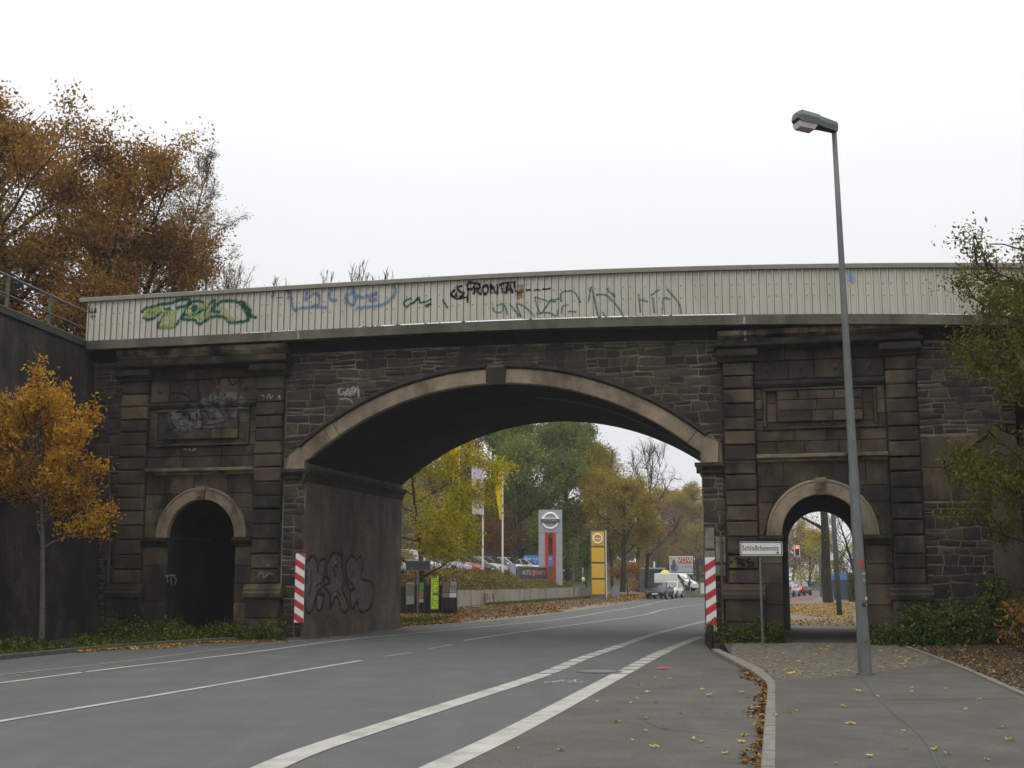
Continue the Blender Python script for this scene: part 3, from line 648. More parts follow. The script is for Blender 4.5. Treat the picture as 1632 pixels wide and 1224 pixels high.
mb = MB(); mb.prism([P_at(tl+.03, RI-.02), P_at(tl+.03, RE+.03), (-6.5, 5.15), (-6.6, 4.78), (OL-.0, 4.78), (OL-.0, 5.0)][::-1], -.17, 0.); mb.obj('springer', 'arch', bridge)
mb = MB(); mb.prism([P_at(tr_-.048, RI-.02), (OR+.0, 4.98), (OR+.0, 4.7), (5.6, 4.7), (5.62, 5.2), P_at(tr_-.048, RE)][::-1], -.17, 0.); mb.obj('springer', 'arch', bridge)
mb = MB(); mb.prism([(-.66, 6.98), (-.16, 6.98), (-.12, 7.47), (-.7, 7.47)], -.23, 0., .35); mb.obj('keystone', 'ashlar', bridge)
# imposts of the road arch running back through the passage
def impost(u, s, z):
    pf = [(u-.03*s, z-.42), (u+.02*s, z-.34), (u+.05*s, z-.22), (u+.12*s, z-.14), (u+.16*s, z-.1), (u+.16*s, z), (u-.03*s, z)]
    mb = MB(); n_ = len(pf); v = [(a, -.2, b) for a, b in pf]+[(a, DEPTH+.05, b) for a, b in pf]
    f = [(i, i+1, i+1+n_, i+n_) for i in range(n_-1)]+[tuple(range(n_))[::-1], tuple(range(n_, 2*n_))]
    if s < 0: f = [q[::-1] for q in f]
    mb.add(v, f, .4); mb.obj('impost', 'darkcap', bridge)
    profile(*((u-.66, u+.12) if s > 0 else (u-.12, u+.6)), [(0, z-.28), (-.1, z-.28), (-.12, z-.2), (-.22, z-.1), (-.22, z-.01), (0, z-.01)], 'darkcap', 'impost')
impost(OL, 1, 4.78); impost(OR, -1, 4.7)
for k in range(3):                                       # pipe run under the vault
    pass
mb = MB(); mb.tube([(U0+(RI-.06)*math.sin(t), 2.2+t*.3, ZC+(RI-.06)*math.cos(t)) for t in np.linspace(.08, tr_-.03, 14)], .025, 6); mb.obj('cable_pipe', plain('pipe_grey', (.1, .095, .085), .7), bridge)
# plinth of the inner walls
mb = MB(); mb.box(OL-.02, OL+.07, -.02, DEPTH, -.1, .42); mb.obj('plinth', 'plaster', bridge)
# back face ring edge, deck
mb = MB()
uu = list(np.arange(-13.25, 20.1, .5))
for a, b in zip(uu, uu[1:]):
    za, zb = zd(a), zd(b)
    mb.add([(a, -.62, 8.44+za), (b, -.62, 8.44+zb), (b, -.62, 8.70+zb), (a, -.62, 8.70+za), (a, 9.1, 8.44+za), (b, 9.1, 8.44+zb), (b, 9.1, 8.70+zb), (a, 9.1, 8.70+za), (a, -.57, 8.44+za), (b, -.57, 8.44+zb)],
           [(0, 1, 2, 3), (3, 2, 6, 7), (8, 4, 5, 9)[::1], (0, 8, 9, 1), (4, 7, 6, 5)])
mb.add([(uu[0], -.62, 8.44), (uu[0], -.62, 8.7), (uu[0], 9.1, 8.7), (uu[0], 9.1, 8.44)], [(0, 1, 2, 3)])
deck = mb.obj('deck_slab', 'band', bridge); surf.append(deck)
mb = MB()                                                # coved concrete under the slab
for a, b in zip(uu, uu[1:]):
    if a < 13.0: mb.add([(a, 0.002, 8.14+zd(a)), (b, 0.002, 8.14+zd(b)), (b, -.05, 8.2+zd(b)), (a, -.05, 8.2+zd(a)), (b, -.3, 8.437+zd(b)), (a, -.3, 8.437+zd(a))], [(0, 1, 2, 3)[::1], (3, 2, 4, 5)])
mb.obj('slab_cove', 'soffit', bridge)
# ---- parapet: single profiled sheets
par = tag(link('parapet', (lambda m: (m.add([], []), m.mesh())[1])(MB()), None, bridge))
par_top = MB()
for a, b in zip(uu, uu[1:]):
    za, zb = zd(a)+10.04, zd(b)+10.04
    par_top.add([(a, -.66, za-.13), (b, -.66, zb-.13), (b, -.66, zb-.02), (a, -.66, za-.02), (a, -.63, za), (b, -.63, zb), (a, -.42, za), (b, -.42, zb), (a, -.42, za-.13), (b, -.42, zb-.13)],
                [(0, 1, 2, 3), (3, 2, 5, 4), (4, 5, 7, 6), (6, 7, 9, 8), (8, 9, 1, 0)], .5)
par_top.obj('top_rail', 'rail', par, smooth=False)
PW, RW = .96, .192
def sheet_w(u):                                          # trapezoid rib every 0.192 m, 25 mm deep
    t = ((u+13.0) % RW)/RW
    return -.55-(.042 if t < .16 else (.042*(1-(t-.16)/.09) if t < .25 else (0 if t < .93 else .042*(t-.93)/.07)))
def panel(u0, u1):
    ks = []; i = math.floor((u0+13.0)/RW)
    while True:
        for t in (0, .16, .25, .93):
            u = -13.0+(i+t)*RW
            if u0-1e-6 <= u <= u1+1e-6: ks.append(u)
        i += 1
        if -13.0+i*RW > u1: break
    ks = sorted(set([u0]+ks+[u1])); mb = MB(); v = []; dz = rnd.uniform(-.012, .02) if -5 < u0 < 6 else -.02+.02*(rnd.random() < .15); dw = rnd.uniform(-.004, .004)
    for u in ks:
        w = sheet_w(u)+dw; z0 = 8.725+zd(u)+dz; z1 = 9.93+zd(u)
        v += [(u, w, z0), (u, w, z1), (u, w+.004, z0), (u, w+.004, z1)]
    f = []
    for k in range(len(ks)-1):
        a, b = 4*k, 4*k+4; f += [(a, b, b+1, a+1), (a+2, a+3, b+3, b+2), (a, a+2, b+2, b), (a+1, b+1, b+3, a+3)]
    mb.add(v, f, rnd.random())
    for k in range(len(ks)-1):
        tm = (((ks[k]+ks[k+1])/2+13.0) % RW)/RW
        if .16 < tm < .25: mb.mi[4*k] = 1  # right-hand slope of the rib takes the painted shade line
    return mb.obj('cladding_panel', 'sheet', par, mats=['sheet', 'ribshade'])
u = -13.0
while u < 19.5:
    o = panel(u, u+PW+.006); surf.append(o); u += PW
sw = MB()
k = 0; u = -12.9
while u < 16:
    for zz in (9.52, 9.2):
        sw.box(u-.011, u+.011, sheet_w(u)-.014, sheet_w(u)-.0, zz+zd(u)-.014, zz+zd(u)+.014)
    k += 1; u += RW*(2 if k % 3 else 1)
o = sw.obj('sheet_bolts', 'dark', par); o['kind'] = 'stuff'
po = MB()
for u in np.arange(-12.8, 18, 1.92): po.box(u-.04, u+.04, -.5, -.42, 8.69+zd(u), 9.9+zd(u))
po.obj('parapet_posts', 'rail', par)
# ---- spray paint: strokes laid on the surface found in front of them
bpy.context.view_layer.update()
def build_bvh(objs):
    V = []; Fc = []
    for o in objs:
        n = len(V); V += [v.co.copy() for v in o.data.vertices]; Fc += [tuple(i+n for i in p.vertices) for p in o.data.polygons]
    return BVHTree.FromPolygons(V, Fc)
tree_front = build_bvh(surf)
lift = [0.]
def graffiti(strokes, wd, m, parent, name='graffiti', axis='front', tree=None, w0=-2.5, jag=.15):
    """strokes: lists of (u, z) on the front, or (w, z) on a passage wall"""
    tree = tree or tree_front; lift[0] = (lift[0]+.0007) % .006; mb = MB()
    for s_ in strokes:
        pts = curve_pts([Vector((a, b, 0)) for a, b in s_], .014 if parent is par else .03) if len(s_) > 2 else [Vector((s_[0][0], s_[0][1], 0)).lerp(Vector((s_[1][0], s_[1][1], 0)), i/30) for i in range(31)]
        n_ = len(pts); V = []; ok = []
        for i, p in enumerate(pts):
            d = (pts[min(i+1, n_-1)]-pts[max(i-1, 0)]); d = d.normalized() if d.length > 1e-6 else Vector((1, 0, 0)); nn = Vector((-d.y, d.x, 0))
            hw = wd/2*(1+jag*math.sin(i*.7+p.x*9))*(.55 if i in (0, n_-1) else 1)
            for sgn in (1, 0, -1):
                q = p+nn*hw*sgn
                if axis == 'front':
                    h = tree.ray_cast(Vector((q.x, w0, q.y)), Vector((0, 1, 0)), 4.); V.append((q.x, (h[0].y if h[0] else 0.)-.007-lift[0], q.y)); 
                else:
                    V.append((axis+(.008+lift[0]), q.x, q.y))
        mb.add(V, [(3*i+j, 3*i+j+1, 3*i+j+4, 3*i+j+3)[::-1 if axis == 'front' else 1] for i in range(n_-1) for j in (0, 1)])
    return mb.obj(name, m, parent)
def gfill(poly, m, parent, axis, name='graffiti'):
    lift[0] = (lift[0]+.0007) % .006
    mb = MB(); mb.add([(axis+.004+lift[0]*.3, a, b) for a, b in poly], [tuple(range(len(poly)))[::-1]]); return mb.obj(name, m, parent)
SP = dict(out2=spray('spray_outline_worn', (.02, .019, .018), .6, 9), green=spray('spray_green', (.018, .1, .06), .85), lime=spray('spray_lime', (.38, .46, .12), .4), blue=spray('spray_blue', (.16, .24, .42), .45), black=spray('spray_black', (.012, .012, .014), .95),
          teal=spray('spray_teal', (.06, .17, .11), .5), pink=spray('spray_pink', (.3, .2, .24), .5), silver=spray('spray_silver', (.2, .19, .175), .42, 3), out=spray('spray_outline', (.012, .012, .013), .85), white=spray('spray_white', (.36, .36, .35), .6),
          redd=spray('spray_red_b', (.35, .07, .05), .7), red=spray('spray_red', (.35, .07, .05), .7), rust=spray('rust_run', (.3, .15, .03), .35), sil2=spray('spray_grey_fill', (.15, .15, .145), .38, 5), mauve=spray('spray_mauve', (.1, .05, .09), .7), yell=spray('yellow_paint_patch', (.22, .17, .04), .6, 5), skyb=spray('spray_sky', (.25, .38, .6), .8))
graffiti0 = graffiti
halo = {}
def graffiti(strokes, wd, m, parent, **k):               # soft overspray first, the stroke on it
    if k.get('axis') is None and wd > .03:
        if m.name not in halo:
            h = m.copy(); h.name = m.name+'_mist'; halo[m.name] = h
            for n_ in h.node_tree.nodes:
                if n_.type == 'MAP_RANGE': n_.inputs[3].default_value = .05; n_.inputs[4].default_value = .3
        graffiti0(strokes, wd*1.9, halo[m.name], parent, **{**k, 'name': 'overspray'})
    return graffiti0(strokes, wd, m, parent, **k)
def GP(crop, s, pts, w=-.59):                             # strokes surveyed from the photograph onto the sheet plane
    return [[BF(crop[0]+x/s, crop[1]+y/s, w) for x, y in st] for st in pts]
c1, s1 = (120, 430), 1632/520.
graffiti(GP(c1, s1, [[(330, 215), (345, 195), (400, 180), (430, 170), (445, 175)], [(335, 235), (360, 248), (400, 235), (430, 205)], [(400, 205), (380, 222), (365, 205), (385, 190)], [(430, 170), (480, 165), (520, 150), (570, 150), (560, 175), (500, 190)],
       [(440, 200), (470, 195), (430, 245), (410, 285), (470, 285), (495, 280), (530, 235), (560, 180)], [(560, 175), (600, 155), (640, 165), (630, 200), (590, 225), (545, 225), (535, 245), (600, 250)], [(575, 195), (600, 180), (605, 195), (580, 205)],
       [(640, 210), (680, 160), (700, 155), (670, 215), (640, 225)], [(600, 250), (620, 270), (680, 235), (740, 235), (775, 262), (860, 250), (850, 205), (810, 160), (740, 155), (710, 170), (690, 205), (725, 210)],
       [(815, 158), (850, 170), (880, 240)], [(835, 165), (870, 220), (905, 240)], [(840, 175), (862, 240)], [(850, 190), (880, 205)]]), .075, SP['green'], par)
graffiti(GP(c1, s1, [[(340, 230), (400, 215), (440, 185)], [(450, 200), (430, 270)], [(470, 200), (460, 275)], [(500, 195), (480, 270)], [(560, 215), (620, 235), (680, 215)], [(730, 180), (760, 230), (790, 255)], [(620, 175), (650, 190), (660, 175)], [(420, 285), (500, 280)], [(350, 205), (420, 195)]]), .1, SP['lime'], par)
graffiti(GP(c1, s1, [[(1025, 95), (1130, 80), (1260, 70), (1390, 60), (1480, 52), (1600, 50)], [(1060, 100), (1075, 150), (1090, 195), (1110, 205)], [(1100, 195), (1180, 185), (1260, 188)], [(1160, 100), (1150, 150), (1190, 120), (1220, 130), (1215, 170), (1180, 180)],
       [(1290, 85), (1270, 120), (1280, 150), (1310, 150)], [(1380, 80), (1390, 110), (1350, 135), (1380, 175), (1400, 150), (1385, 100)], [(1400, 130), (1440, 135), (1500, 120), (1505, 150), (1470, 150), (1510, 105)], [(1590, 75), (1600, 110), (1560, 160), (1500, 180), (1400, 190)]]), .07, SP['blue'], par)
graffiti(GP(c1, s1, [[(980, 140), (990, 110), (985, 145)], [(1005, 140), (1040, 135)], [(1060, 150), (1070, 110), (1085, 150)], [(1345, 170), (1360, 150), (1355, 135)], [(1200, 120), (1225, 150)]]), .035, SP['pink'], par)
graffiti(GP(c1, s1, [[(65, 180), (70, 210)], [(55, 212), (105, 210)], [(80, 185), (82, 250)], [(100, 190), (98, 215)], [(70, 235), (100, 232)]]), .035, spray('spray_brown', (.08, .06, .05), .6), par)
c2, s2 = (600, 420), 1632/520.
graffiti(GP(c2, s2, [[(395, 130), (375, 145), (380, 165), (405, 160)], [(430, 110), (402, 118), (415, 138), (435, 150), (415, 170), (440, 165)], [(455, 195), (458, 140), (455, 100), (485, 95)], [(458, 130), (480, 125)], [(490, 155), (488, 105), (510, 100), (515, 120), (495, 130), (525, 155)],
       [(540, 108), (528, 130), (540, 150), (558, 135), (550, 110), (538, 108)], [(570, 150), (570, 105), (600, 148), (602, 100)], [(610, 105), (640, 98)], [(625, 100), (632, 152)], [(645, 150), (658, 98), (680, 148)], [(652, 130), (672, 128)], [(688, 92), (700, 140), (735, 135)]]), .062, SP['black'], par, jag=.3)
graffiti(GP(c2, s2, [[(745, 130), (775, 132)], [(785, 132), (815, 130)], [(825, 128), (872, 124)], [(748, 104), (752, 106)], [(400, 145), (395, 175), (460, 165)], [(640, 95), (700, 90)]]), .035, SP['black'], par)
graffiti(GP(c2, s2, [[(705, 110), (735, 115)], [(712, 130), (735, 140)], [(700, 150), (712, 175)], [(722, 140), (728, 172)]]), .09, SP['rust'], par)
graffiti(GP(c2, s2, [[(175, 175), (150, 180), (135, 200), (150, 213), (180, 195), (215, 175)], [(180, 200), (210, 170), (220, 195), (275, 178)], [(240, 210), (270, 200), (250, 218)], [(330, 180), (345, 205), (355, 222)]]), .04, SP['green'], par)
graffiti(GP(c2, s2, [[(580, 215), (590, 240), (625, 240), (630, 200), (600, 210)], [(640, 205), (655, 255)], [(665, 200), (720, 265), (700, 205), (740, 215), (790, 265)], [(790, 165), (820, 245), (870, 185), (915, 175), (920, 150)], [(800, 250), (860, 245), (900, 260), (905, 230)],
       [(790, 165), (850, 185), (900, 190)], [(925, 190), (925, 145), (985, 140), (1020, 195)], [(925, 250), (930, 215), (960, 205)], [(955, 240), (1000, 240)], [(1060, 190), (1075, 120), (1110, 280)], [(1095, 155), (1160, 165), (1235, 270), (1150, 265), (1130, 240)],
       [(1150, 125), (1190, 165), (1180, 145)], [(1310, 150), (1320, 245)], [(1320, 180), (1360, 190)], [(1370, 160), (1415, 128)], [(1380, 165), (1390, 250)], [(1430, 250), (1435, 175), (1470, 180)], [(1450, 125), (1510, 195), (1525, 250)]]), .036, SP['teal'], par)
graffiti([[BF(x, y, -.59) for x, y in st] for st in [[(1353, 432), (1354, 448)], [(1356, 436), (1360, 449)]]], .06, SP['skyb'], par)
graffiti([[BF(x, y, -.62) for x, y in st] for st in [[(1186, 505), (1187, 540)], [(475, 530), (477, 545)]]], .05, spray('lime_streak', (.4, .4, .38), .5), bridge)
# tags on the masonry
def GS(crop, s, pts, w=-.15): return [[BF(crop[0]+x/s, crop[1]+y/s, w) for x, y in st] for st in pts]
c3, s3 = (400, 400), 3.4
graffiti(GS(c3, s3, [[(490, 740), (470, 745), (468, 770), (495, 770), (490, 755)], [(500, 785), (515, 745), (525, 780), (505, 765)], [(530, 785), (540, 735), (555, 745), (540, 765)], [(545, 780), (570, 735), (575, 790)]]), .045, SP['white'], bridge)
graffiti(GS(c3, s3, [[(470, 800), (510, 795), (540, 815), (535, 840)]]), .03, SP['white'], bridge)
c4, s4 = (200, 560), 1490/280.
graffiti(GS(c4, s4, [[(400, 500), (400, 600), (450, 660), (530, 660), (575, 590), (570, 520), (520, 470)], [(450, 500), (440, 560), (480, 600), (540, 580)], [(590, 450), (610, 560), (605, 660)], [(640, 400), (700, 480), (780, 520), (830, 570), (760, 610), (660, 620)],
       [(700, 400), (770, 390), (830, 470)], [(780, 380), (870, 370), (960, 390), (990, 460), (900, 560)]]), .17, SP['sil2'], bridge)
graffiti(GS(c4, s4, [[(440, 480), (450, 510)], [(385, 520), (385, 600), (440, 670), (520, 680), (585, 620), (600, 540), (580, 480), (530, 460), (545, 420), (510, 370), (440, 350), (370, 350)], [(480, 540), (530, 530), (540, 570), (490, 570)],
       [(420, 250), (560, 240), (700, 245), (760, 300), (790, 350)], [(590, 660), (640, 650), (650, 560), (620, 440), (630, 330)], [(640, 440), (700, 560), (660, 620), (760, 615), (840, 590), (830, 540), (760, 450)], [(740, 370), (720, 410), (760, 460), (800, 420), (840, 350)],
       [(780, 260), (830, 200), (900, 280), (940, 250)], [(860, 420), (900, 390), (890, 450)]]), .035, SP['out'], bridge)
graffiti(GS(c4, s4, [[(480, 830), (500, 825), (495, 840)], [(520, 840), (530, 820), (540, 842)], [(555, 840), (580, 820), (575, 842)]]), .03, spray('spray_cream', (.3, .27, .17), .7), bridge)
graffiti(GS(c4, s4, [[(1150, 380), (1165, 370), (1175, 395)], [(1200, 400), (1215, 360), (1230, 400), (1250, 370)], [(1290, 400), (1305, 370), (1310, 410)]], -.22), .025, SP['white'], bridge)
c5, s5 = (0, 740), 3.4
graffiti(GS(c5, s5, [[(1440, 560), (1450, 540), (1465, 555)], [(1390, 610), (1420, 580), (1425, 615), (1460, 590), (1480, 600)], [(1560, 570), (1590, 560), (1600, 600), (1570, 605)]], -.22), .035, spray('spray_faint', (.2, .2, .19), .5), bridge)
c6, s6 = (1100, 780), 5.1
graffiti(GS(c6, s6, [[(325, 600), (345, 580)], [(365, 560), (400, 565), (385, 615)], [(405, 575), (435, 580), (410, 600), (440, 610), (415, 625)], [(490, 560), (460, 580), (480, 600), (505, 590), (510, 615), (470, 630)]], -.22), .05, SP['out'], bridge)
graffiti(GS(c6, s6, [[(330, 690), (380, 710), (420, 680), (400, 740), (450, 690)], [(340, 720), (400, 750)], [(430, 730), (470, 690), (480, 720), (510, 690)]], -.22), .035, SP['mauve'], bridge)
# mural on the passage wall: silver letters with dark outline (w, z) in the plane u = OL
def inner(x, y):                                         # sight line met with the plane u = OL
    r = ray(x, y); n_ = BU; t = ((BO-C0).dot(n_)+OL+.03)/r.dot(n_); p = C0+r*t; return ((p-BO).dot(BW), p.z)
c7, s7 = (400, 740), 4.08
def GI(pts): return [[inner(c7[0]+x/s7, c7[1]+y/s7) for x, y in st] for st in pts]
letters = [[(360, 640), (400, 595), (430, 620), (440, 700), (450, 630), (490, 620), (480, 700), (470, 790), (430, 840), (480, 850), (460, 940), (430, 940), (425, 860), (400, 950), (370, 960), (350, 860), (360, 760)],
           [(500, 650), (540, 580), (590, 600), (600, 700), (610, 750), (600, 820), (640, 930), (600, 960), (560, 860), (520, 940), (520, 850), (480, 790), (520, 770), (500, 720)],
           [(620, 650), (660, 595), (690, 620), (720, 600), (730, 680), (720, 740), (790, 770), (800, 850), (780, 930), (720, 960), (690, 900), (660, 940), (650, 840), (670, 790), (630, 740)]]
for L in letters:
    o_ = GI([L+[L[0]]])
    gfill(GI([L])[0], SP['silver'], bridge, OL)
    graffiti(o_, .085, SP['out2'], bridge, axis=OL+.006)
graffiti(GI([[(470, 730), (520, 740)], [(540, 660), (550, 720)], [(545, 660), (565, 665), (570, 720), (548, 725)], [(660, 680), (670, 740)], [(560, 820), (590, 860)], [(400, 680), (398, 760), (385, 850)], [(425, 790), (470, 770)], [(620, 760), (650, 820), (690, 800)], [(690, 840), (700, 900)], [(700, 650), (690, 700), (650, 730)]]), .06, SP['out2'], bridge, axis=OL)
# left small passage tag
def inner2(x, y):
    r = ray(x, y); uu_ = aL['c']-aL['r']; t = ((BO-C0).dot(BU)+uu_+.01)/r.dot(BU); p = C0+r*t; return ((p-BO).dot(BW), p.z)
graffiti([[inner2(0+x/3.4, 740+y/3.4) for x, y in st] for st in [[(895, 605), (950, 600)], [(905, 600), (910, 640)], [(925, 610), (930, 660)], [(940, 610), (955, 625), (945, 655)]]], .05, SP['white'], bridge, axis=aL['c']-aL['r'])
# ================================================================== WING WALL, RAILING, EMBANKMENT
T0, T1, T2 = Vector((-12.72, 36.55, 8.62)), Vector((-13.35, 32., 8.66)), Vector((-14.4, 24, 8.7))
B0, B1, B2 = Vector((-11.95, 36.2, -.1)), Vector((-12.5, 31.6, -.1)), Vector((-13.5, 23.5, -.1))
ww = thing('wing_wall', 'tall blackened wing wall behind the young orange tree, topped by a railing', 'wall', (0, 0, 0))
mb = MB(); off = Vector((-.5, 0, 0)); v = [B0, B1, B2, T0, T1, T2]+[p+off for p in (T0, T1, T2)]+[p+off*2 for p in (B0, B1, B2)]
mb.add(v, [(0, 3, 4, 1), (1, 4, 5, 2), (3, 6, 7, 4), (4, 7, 8, 5), (2, 5, 8, 11), (0, 9, 6, 3), (6, 9, 10, 7), (7, 10, 11, 8)]); mb.obj('wall_face', 'wing', ww)
mb = MB(); 
for a, b in ((T0, T1), (T1, T2)):
    v = [a+Vector((.07, 0, -.1)), b+Vector((.07, 0, -.1)), b+Vector((.07, 0, .06)), a+Vector((.07, 0, .06)), b+Vector((-.55, 0, .06)), a+Vector((-.55, 0, .06))]
    mb.add(v, [(0, 3, 2, 1), (3, 5, 4, 2), (0, 1, 4, 5)])
mb.obj('coping', mat('wing_coping', [(.03, .03, .025), (.06, .058, .048)], 3), ww)
pp = [BW_(-12.12, -.1, 0), BW_(-12.15, -.12, 3.1), BW_(-12.35, -.12, 5.6)]
pipe = thing('drainpipe', 'rusty drainpipe running down the corner between the blackened wing wall and the bridge', 'drainpipe', (0, 0, 0))
mb = MB(); mb.tube(pp, .06, 8); mb.obj('pipe', plain('rusty_pipe', (.03, .022, .018), .8), pipe)
mb = MB(); [mb.tube([at_len(pp, arc_len(pp), d)[0]-Vector((0, 0, .03)), at_len(pp, arc_len(pp), d)[0]+Vector((0, 0, .03))], .08, 8) for d in (1.4, 3.0, 4.6)]; mb.obj('clamp', 'dark', pipe)
def rail_fence(name, label, pts, posts, h, m, cat='railing'):
    root = thing(name, label, cat)
    S = arc_len(pts)
    for d in posts:
        p, _ = at_len(pts, S, d); mb = MB(); mb.box(p.x-.035, p.x+.035, p.y-.035, p.y+.035, p.z-.1, p.z+h); mb.obj('post', m, root)
    for hh, r in ((h, .04), (h*.48, .025), (h*.12, .025)):
        mb = MB(); mb.tube([p+Vector((0, 0, hh)) for p in pts], r, 6); mb.obj('rail', m, root)
    return root
rp = [T0+Vector((-.15, -.15, .05)), T1+Vector((-.15, 0, .05)), T2+Vector((-.15, 0, .05))]
rail_fence('railing', 'grey-green steel railing on top of the blackened wing wall', rp, [.05, 2.3, 4.5, 6.8, 9, 11.2], .98, 'greenrail')
# ================================================================== EMBANKMENT AND TERRAIN BEHIND
mb = MB()
def quadgrid(mb, fn, nu, nv):
    v = [fn(i/nu, j/nv) for j in range(nv+1) for i in range(nu+1)]
    mb.add(v, [(j*(nu+1)+i, j*(nu+1)+i+1, (j+1)*(nu+1)+i+1, (j+1)*(nu+1)+i) for j in range(nv) for i in range(nu)])
def embL(s, t):                                          # t: across (near to far), s: along to the left
    u = -13.3-s*60; prof = [(-22, 8.0), (-8, 8.3), (-.5, 8.45), (9, 8.5), (12, 8.0), (24, 0.0)]
    x = t*(len(prof)-1); i = min(int(x), len(prof)-2); f = x-i
    w = prof[i][0]*(1-f)+prof[i+1][0]*f; z = prof[i][1]*(1-f)+prof[i+1][1]*f
    p = BW_(u, w, z+rnd.uniform(-.08, .08)*(s > 0)); 
    if w < 0: p.x = min(p.x, -13.9-s*60+ (p.y-36)*.13)
    return tuple(p)
quadgrid(mb, embL, 20, 20); S_(mb.obj('embankment', 'soil', smooth=True))
def embR(s, t):
    u = 13.0+s*50; prof = [(-9, -.1), (-4, 3.5), (-.3, 7.6), (1, 8.1), (9, 8.1), (12, 7.6), (24, 0.0)]
    x = t*(len(prof)-1); i = min(int(x), len(prof)-2); f = x-i
    return tuple(BW_(u, prof[i][0]*(1-f)+prof[i+1][0]*f, (prof[i][1]*(1-f)+prof[i+1][1]*f)))
mb = MB(); quadgrid(mb, embR, 16, 20); S_(mb.obj('embankment', 'soil', smooth=True))
# left roadside behind the bridge: verge, gravel shoulder, car park terrace
le = [BW_(-6.05, 8.5)]+[G(x, y) for x, y in [(699, 995.7), (777, 990), (856, 982), (960, 967), (1000, 960.5), (1060, 950)]]+[Vector((31, 155, 0)), Vector((62, 250, 0))]
g = MB(); ribbon(g, offset(le, .7), 1.6, .012); S_(g.obj('gravel_shoulder', 'gravel'))
W0, W1, W2 = G(728, 967.5), G(830, 961), G(945, 952.5)
W0.z = W1.z = W2.z = 0
g = MB(); poly_to(g, [Vector((-40, 50, 0)), Vector((-40, 260, 0)), Vector((50, 260, 0))], [p for p in le], .005); S_(g.obj('roadside', mat('leafy_roadside', [(.05, .035, .02), (.1, .07, .035), (.14, .095, .045)], 2, .98, .8, 14)))
wall = thing('retaining_wall', 'low pale concrete retaining wall below the car park mound, streaked with moss', 'wall')
pw = [W0, W1, W2]; hw_ = [1.0, .98, .95]
Sw = arc_len(pw); n = 15
for i in range(n):
    a, t = at_len(pw, Sw, Sw[-1]*i/n); b, _ = at_len(pw, Sw, Sw[-1]*(i+1)/n); nrm = Vector((-t.y, t.x, 0))*.3; e = t*.02
    mb = MB(); a, b = a+e, b-e; zt = .98+rnd.uniform(-.02, .02)
    v = [a, b, b+nrm, a+nrm]; v = [(p.x, p.y, -.1) for p in v]+[(p.x, p.y, zt) for p in v]
    mb.add(v, [(4, 5, 6, 7), (0, 1, 5, 4), (1, 2, 6, 5), (2, 3, 7, 6), (3, 0, 4, 7)]); mb.obj('wall_panel', 'concrete', wall)
def on_plane(L, base, d):                                # letters on the wall's face: sight lines met with the vertical plane through it
    t = (W1-W0).normalized(); nrm = Vector((t.y, -t.x, 0)); out = []
    for x, y in L:
        r = ray(x, y); k = (W0-C0).dot(nrm)/r.dot(nrm); p = C0+r*k+nrm*d; out.append(p)
    return out
mb = MB()
for st in [[(665, 660), (667, 590), (680, 655), (682, 590)], [(690, 590), (697, 620), (690, 655)], [(715, 600), (708, 625), (718, 650)], [(738, 590), (733, 625), (748, 625)], [(747, 592), (745, 660)]]:
    P3 = on_plane([(640+x/5.1, 830+y/5.1) for x, y in st], None, .02)
    for a, b in zip(P3, P3[1:]): mb.tube([a, b], .025, 4)
mb.obj('graffiti', SP['red'], wall)
# mound on the wall and terrace behind
nr = Vector((-(W1-W0).y, (W1-W0).x, 0)).normalized(); pxof = lambda p: CX+F*p.x/(p.y*cp)
def s_at(px, d_): return min(range(400), key=lambda i: abs(pxof(at_len(pw, Sw, Sw[-1]*i/399)[0]+nr*d_)-px))/399
sA, sB = s_at(811, 1.6), s_at(888, 1.6)
def mound(s, t):
    p, tt = at_len(pw, Sw, Sw[-1]*min(1, max(0, s))); nrm = Vector((-tt.y, tt.x, 0)).normalized()
    if s < 0: p = pw[0]+(pw[0]-pw[1]).normalized()*(-s)*12
    if s > 1: p = pw[2]+(pw[2]-pw[1]).normalized()*(s-1)*8
    fall = 1 if s <= .74 else max(0, 1-(s-.74)/.3)
    dip = .62 if sA < s < sB and t < .62 else 0
    h = .92*min(1, max(fall, .2))+((1.12-dip)*math.sin(min(1, t*2.6)*math.pi/2)-.4*max(0, t-.6)/.4)*fall
    if s < 0: h *= max(0, 1+s*1.1)
    q = p+nrm*(.25+t*3.6); return (q.x, q.y, max(.0, h)+rnd.uniform(-.05, .06))
mb = MB(); quadgrid(mb, lambda s, t: mound(-.7+s*1.8, t), 90, 14); S_(mb.obj('mound', mat('mound_ground', [(.03, .025, .012), (.06, .045, .02), (.09, .05, .022)], 1.5, .98, .9, 12), smooth=True))
nr = Vector((-(W1-W0).y, (W1-W0).x, 0)).normalized(); tt_ = (W1-W0).normalized()
q0 = W0-tt_*14+nr*3.2; q1 = W2+nr*3.2
g = MB(); g.add([(*q0[:2], 1.95), (*q1[:2], 1.95), (*(q1+nr*45)[:2], 1.95), (*(q0+nr*45)[:2], 1.95)], [(0, 1, 2, 3)]); S_(g.obj('car_park', 'asphalt'))
# wooded hill far behind
def hill(s, t):
    x = -140+s*330; y = 150+t*230-.12*x
    return (x, y+20, -0.5+ (28*math.exp(-((x+50)/62.)**2)+1.5)*math.sin(min(1, t*1.3)*math.pi/2)**1.4)
mb = MB(); quadgrid(mb, hill, 50, 24); S_(mb.obj('hill', 'grass', smooth=True))
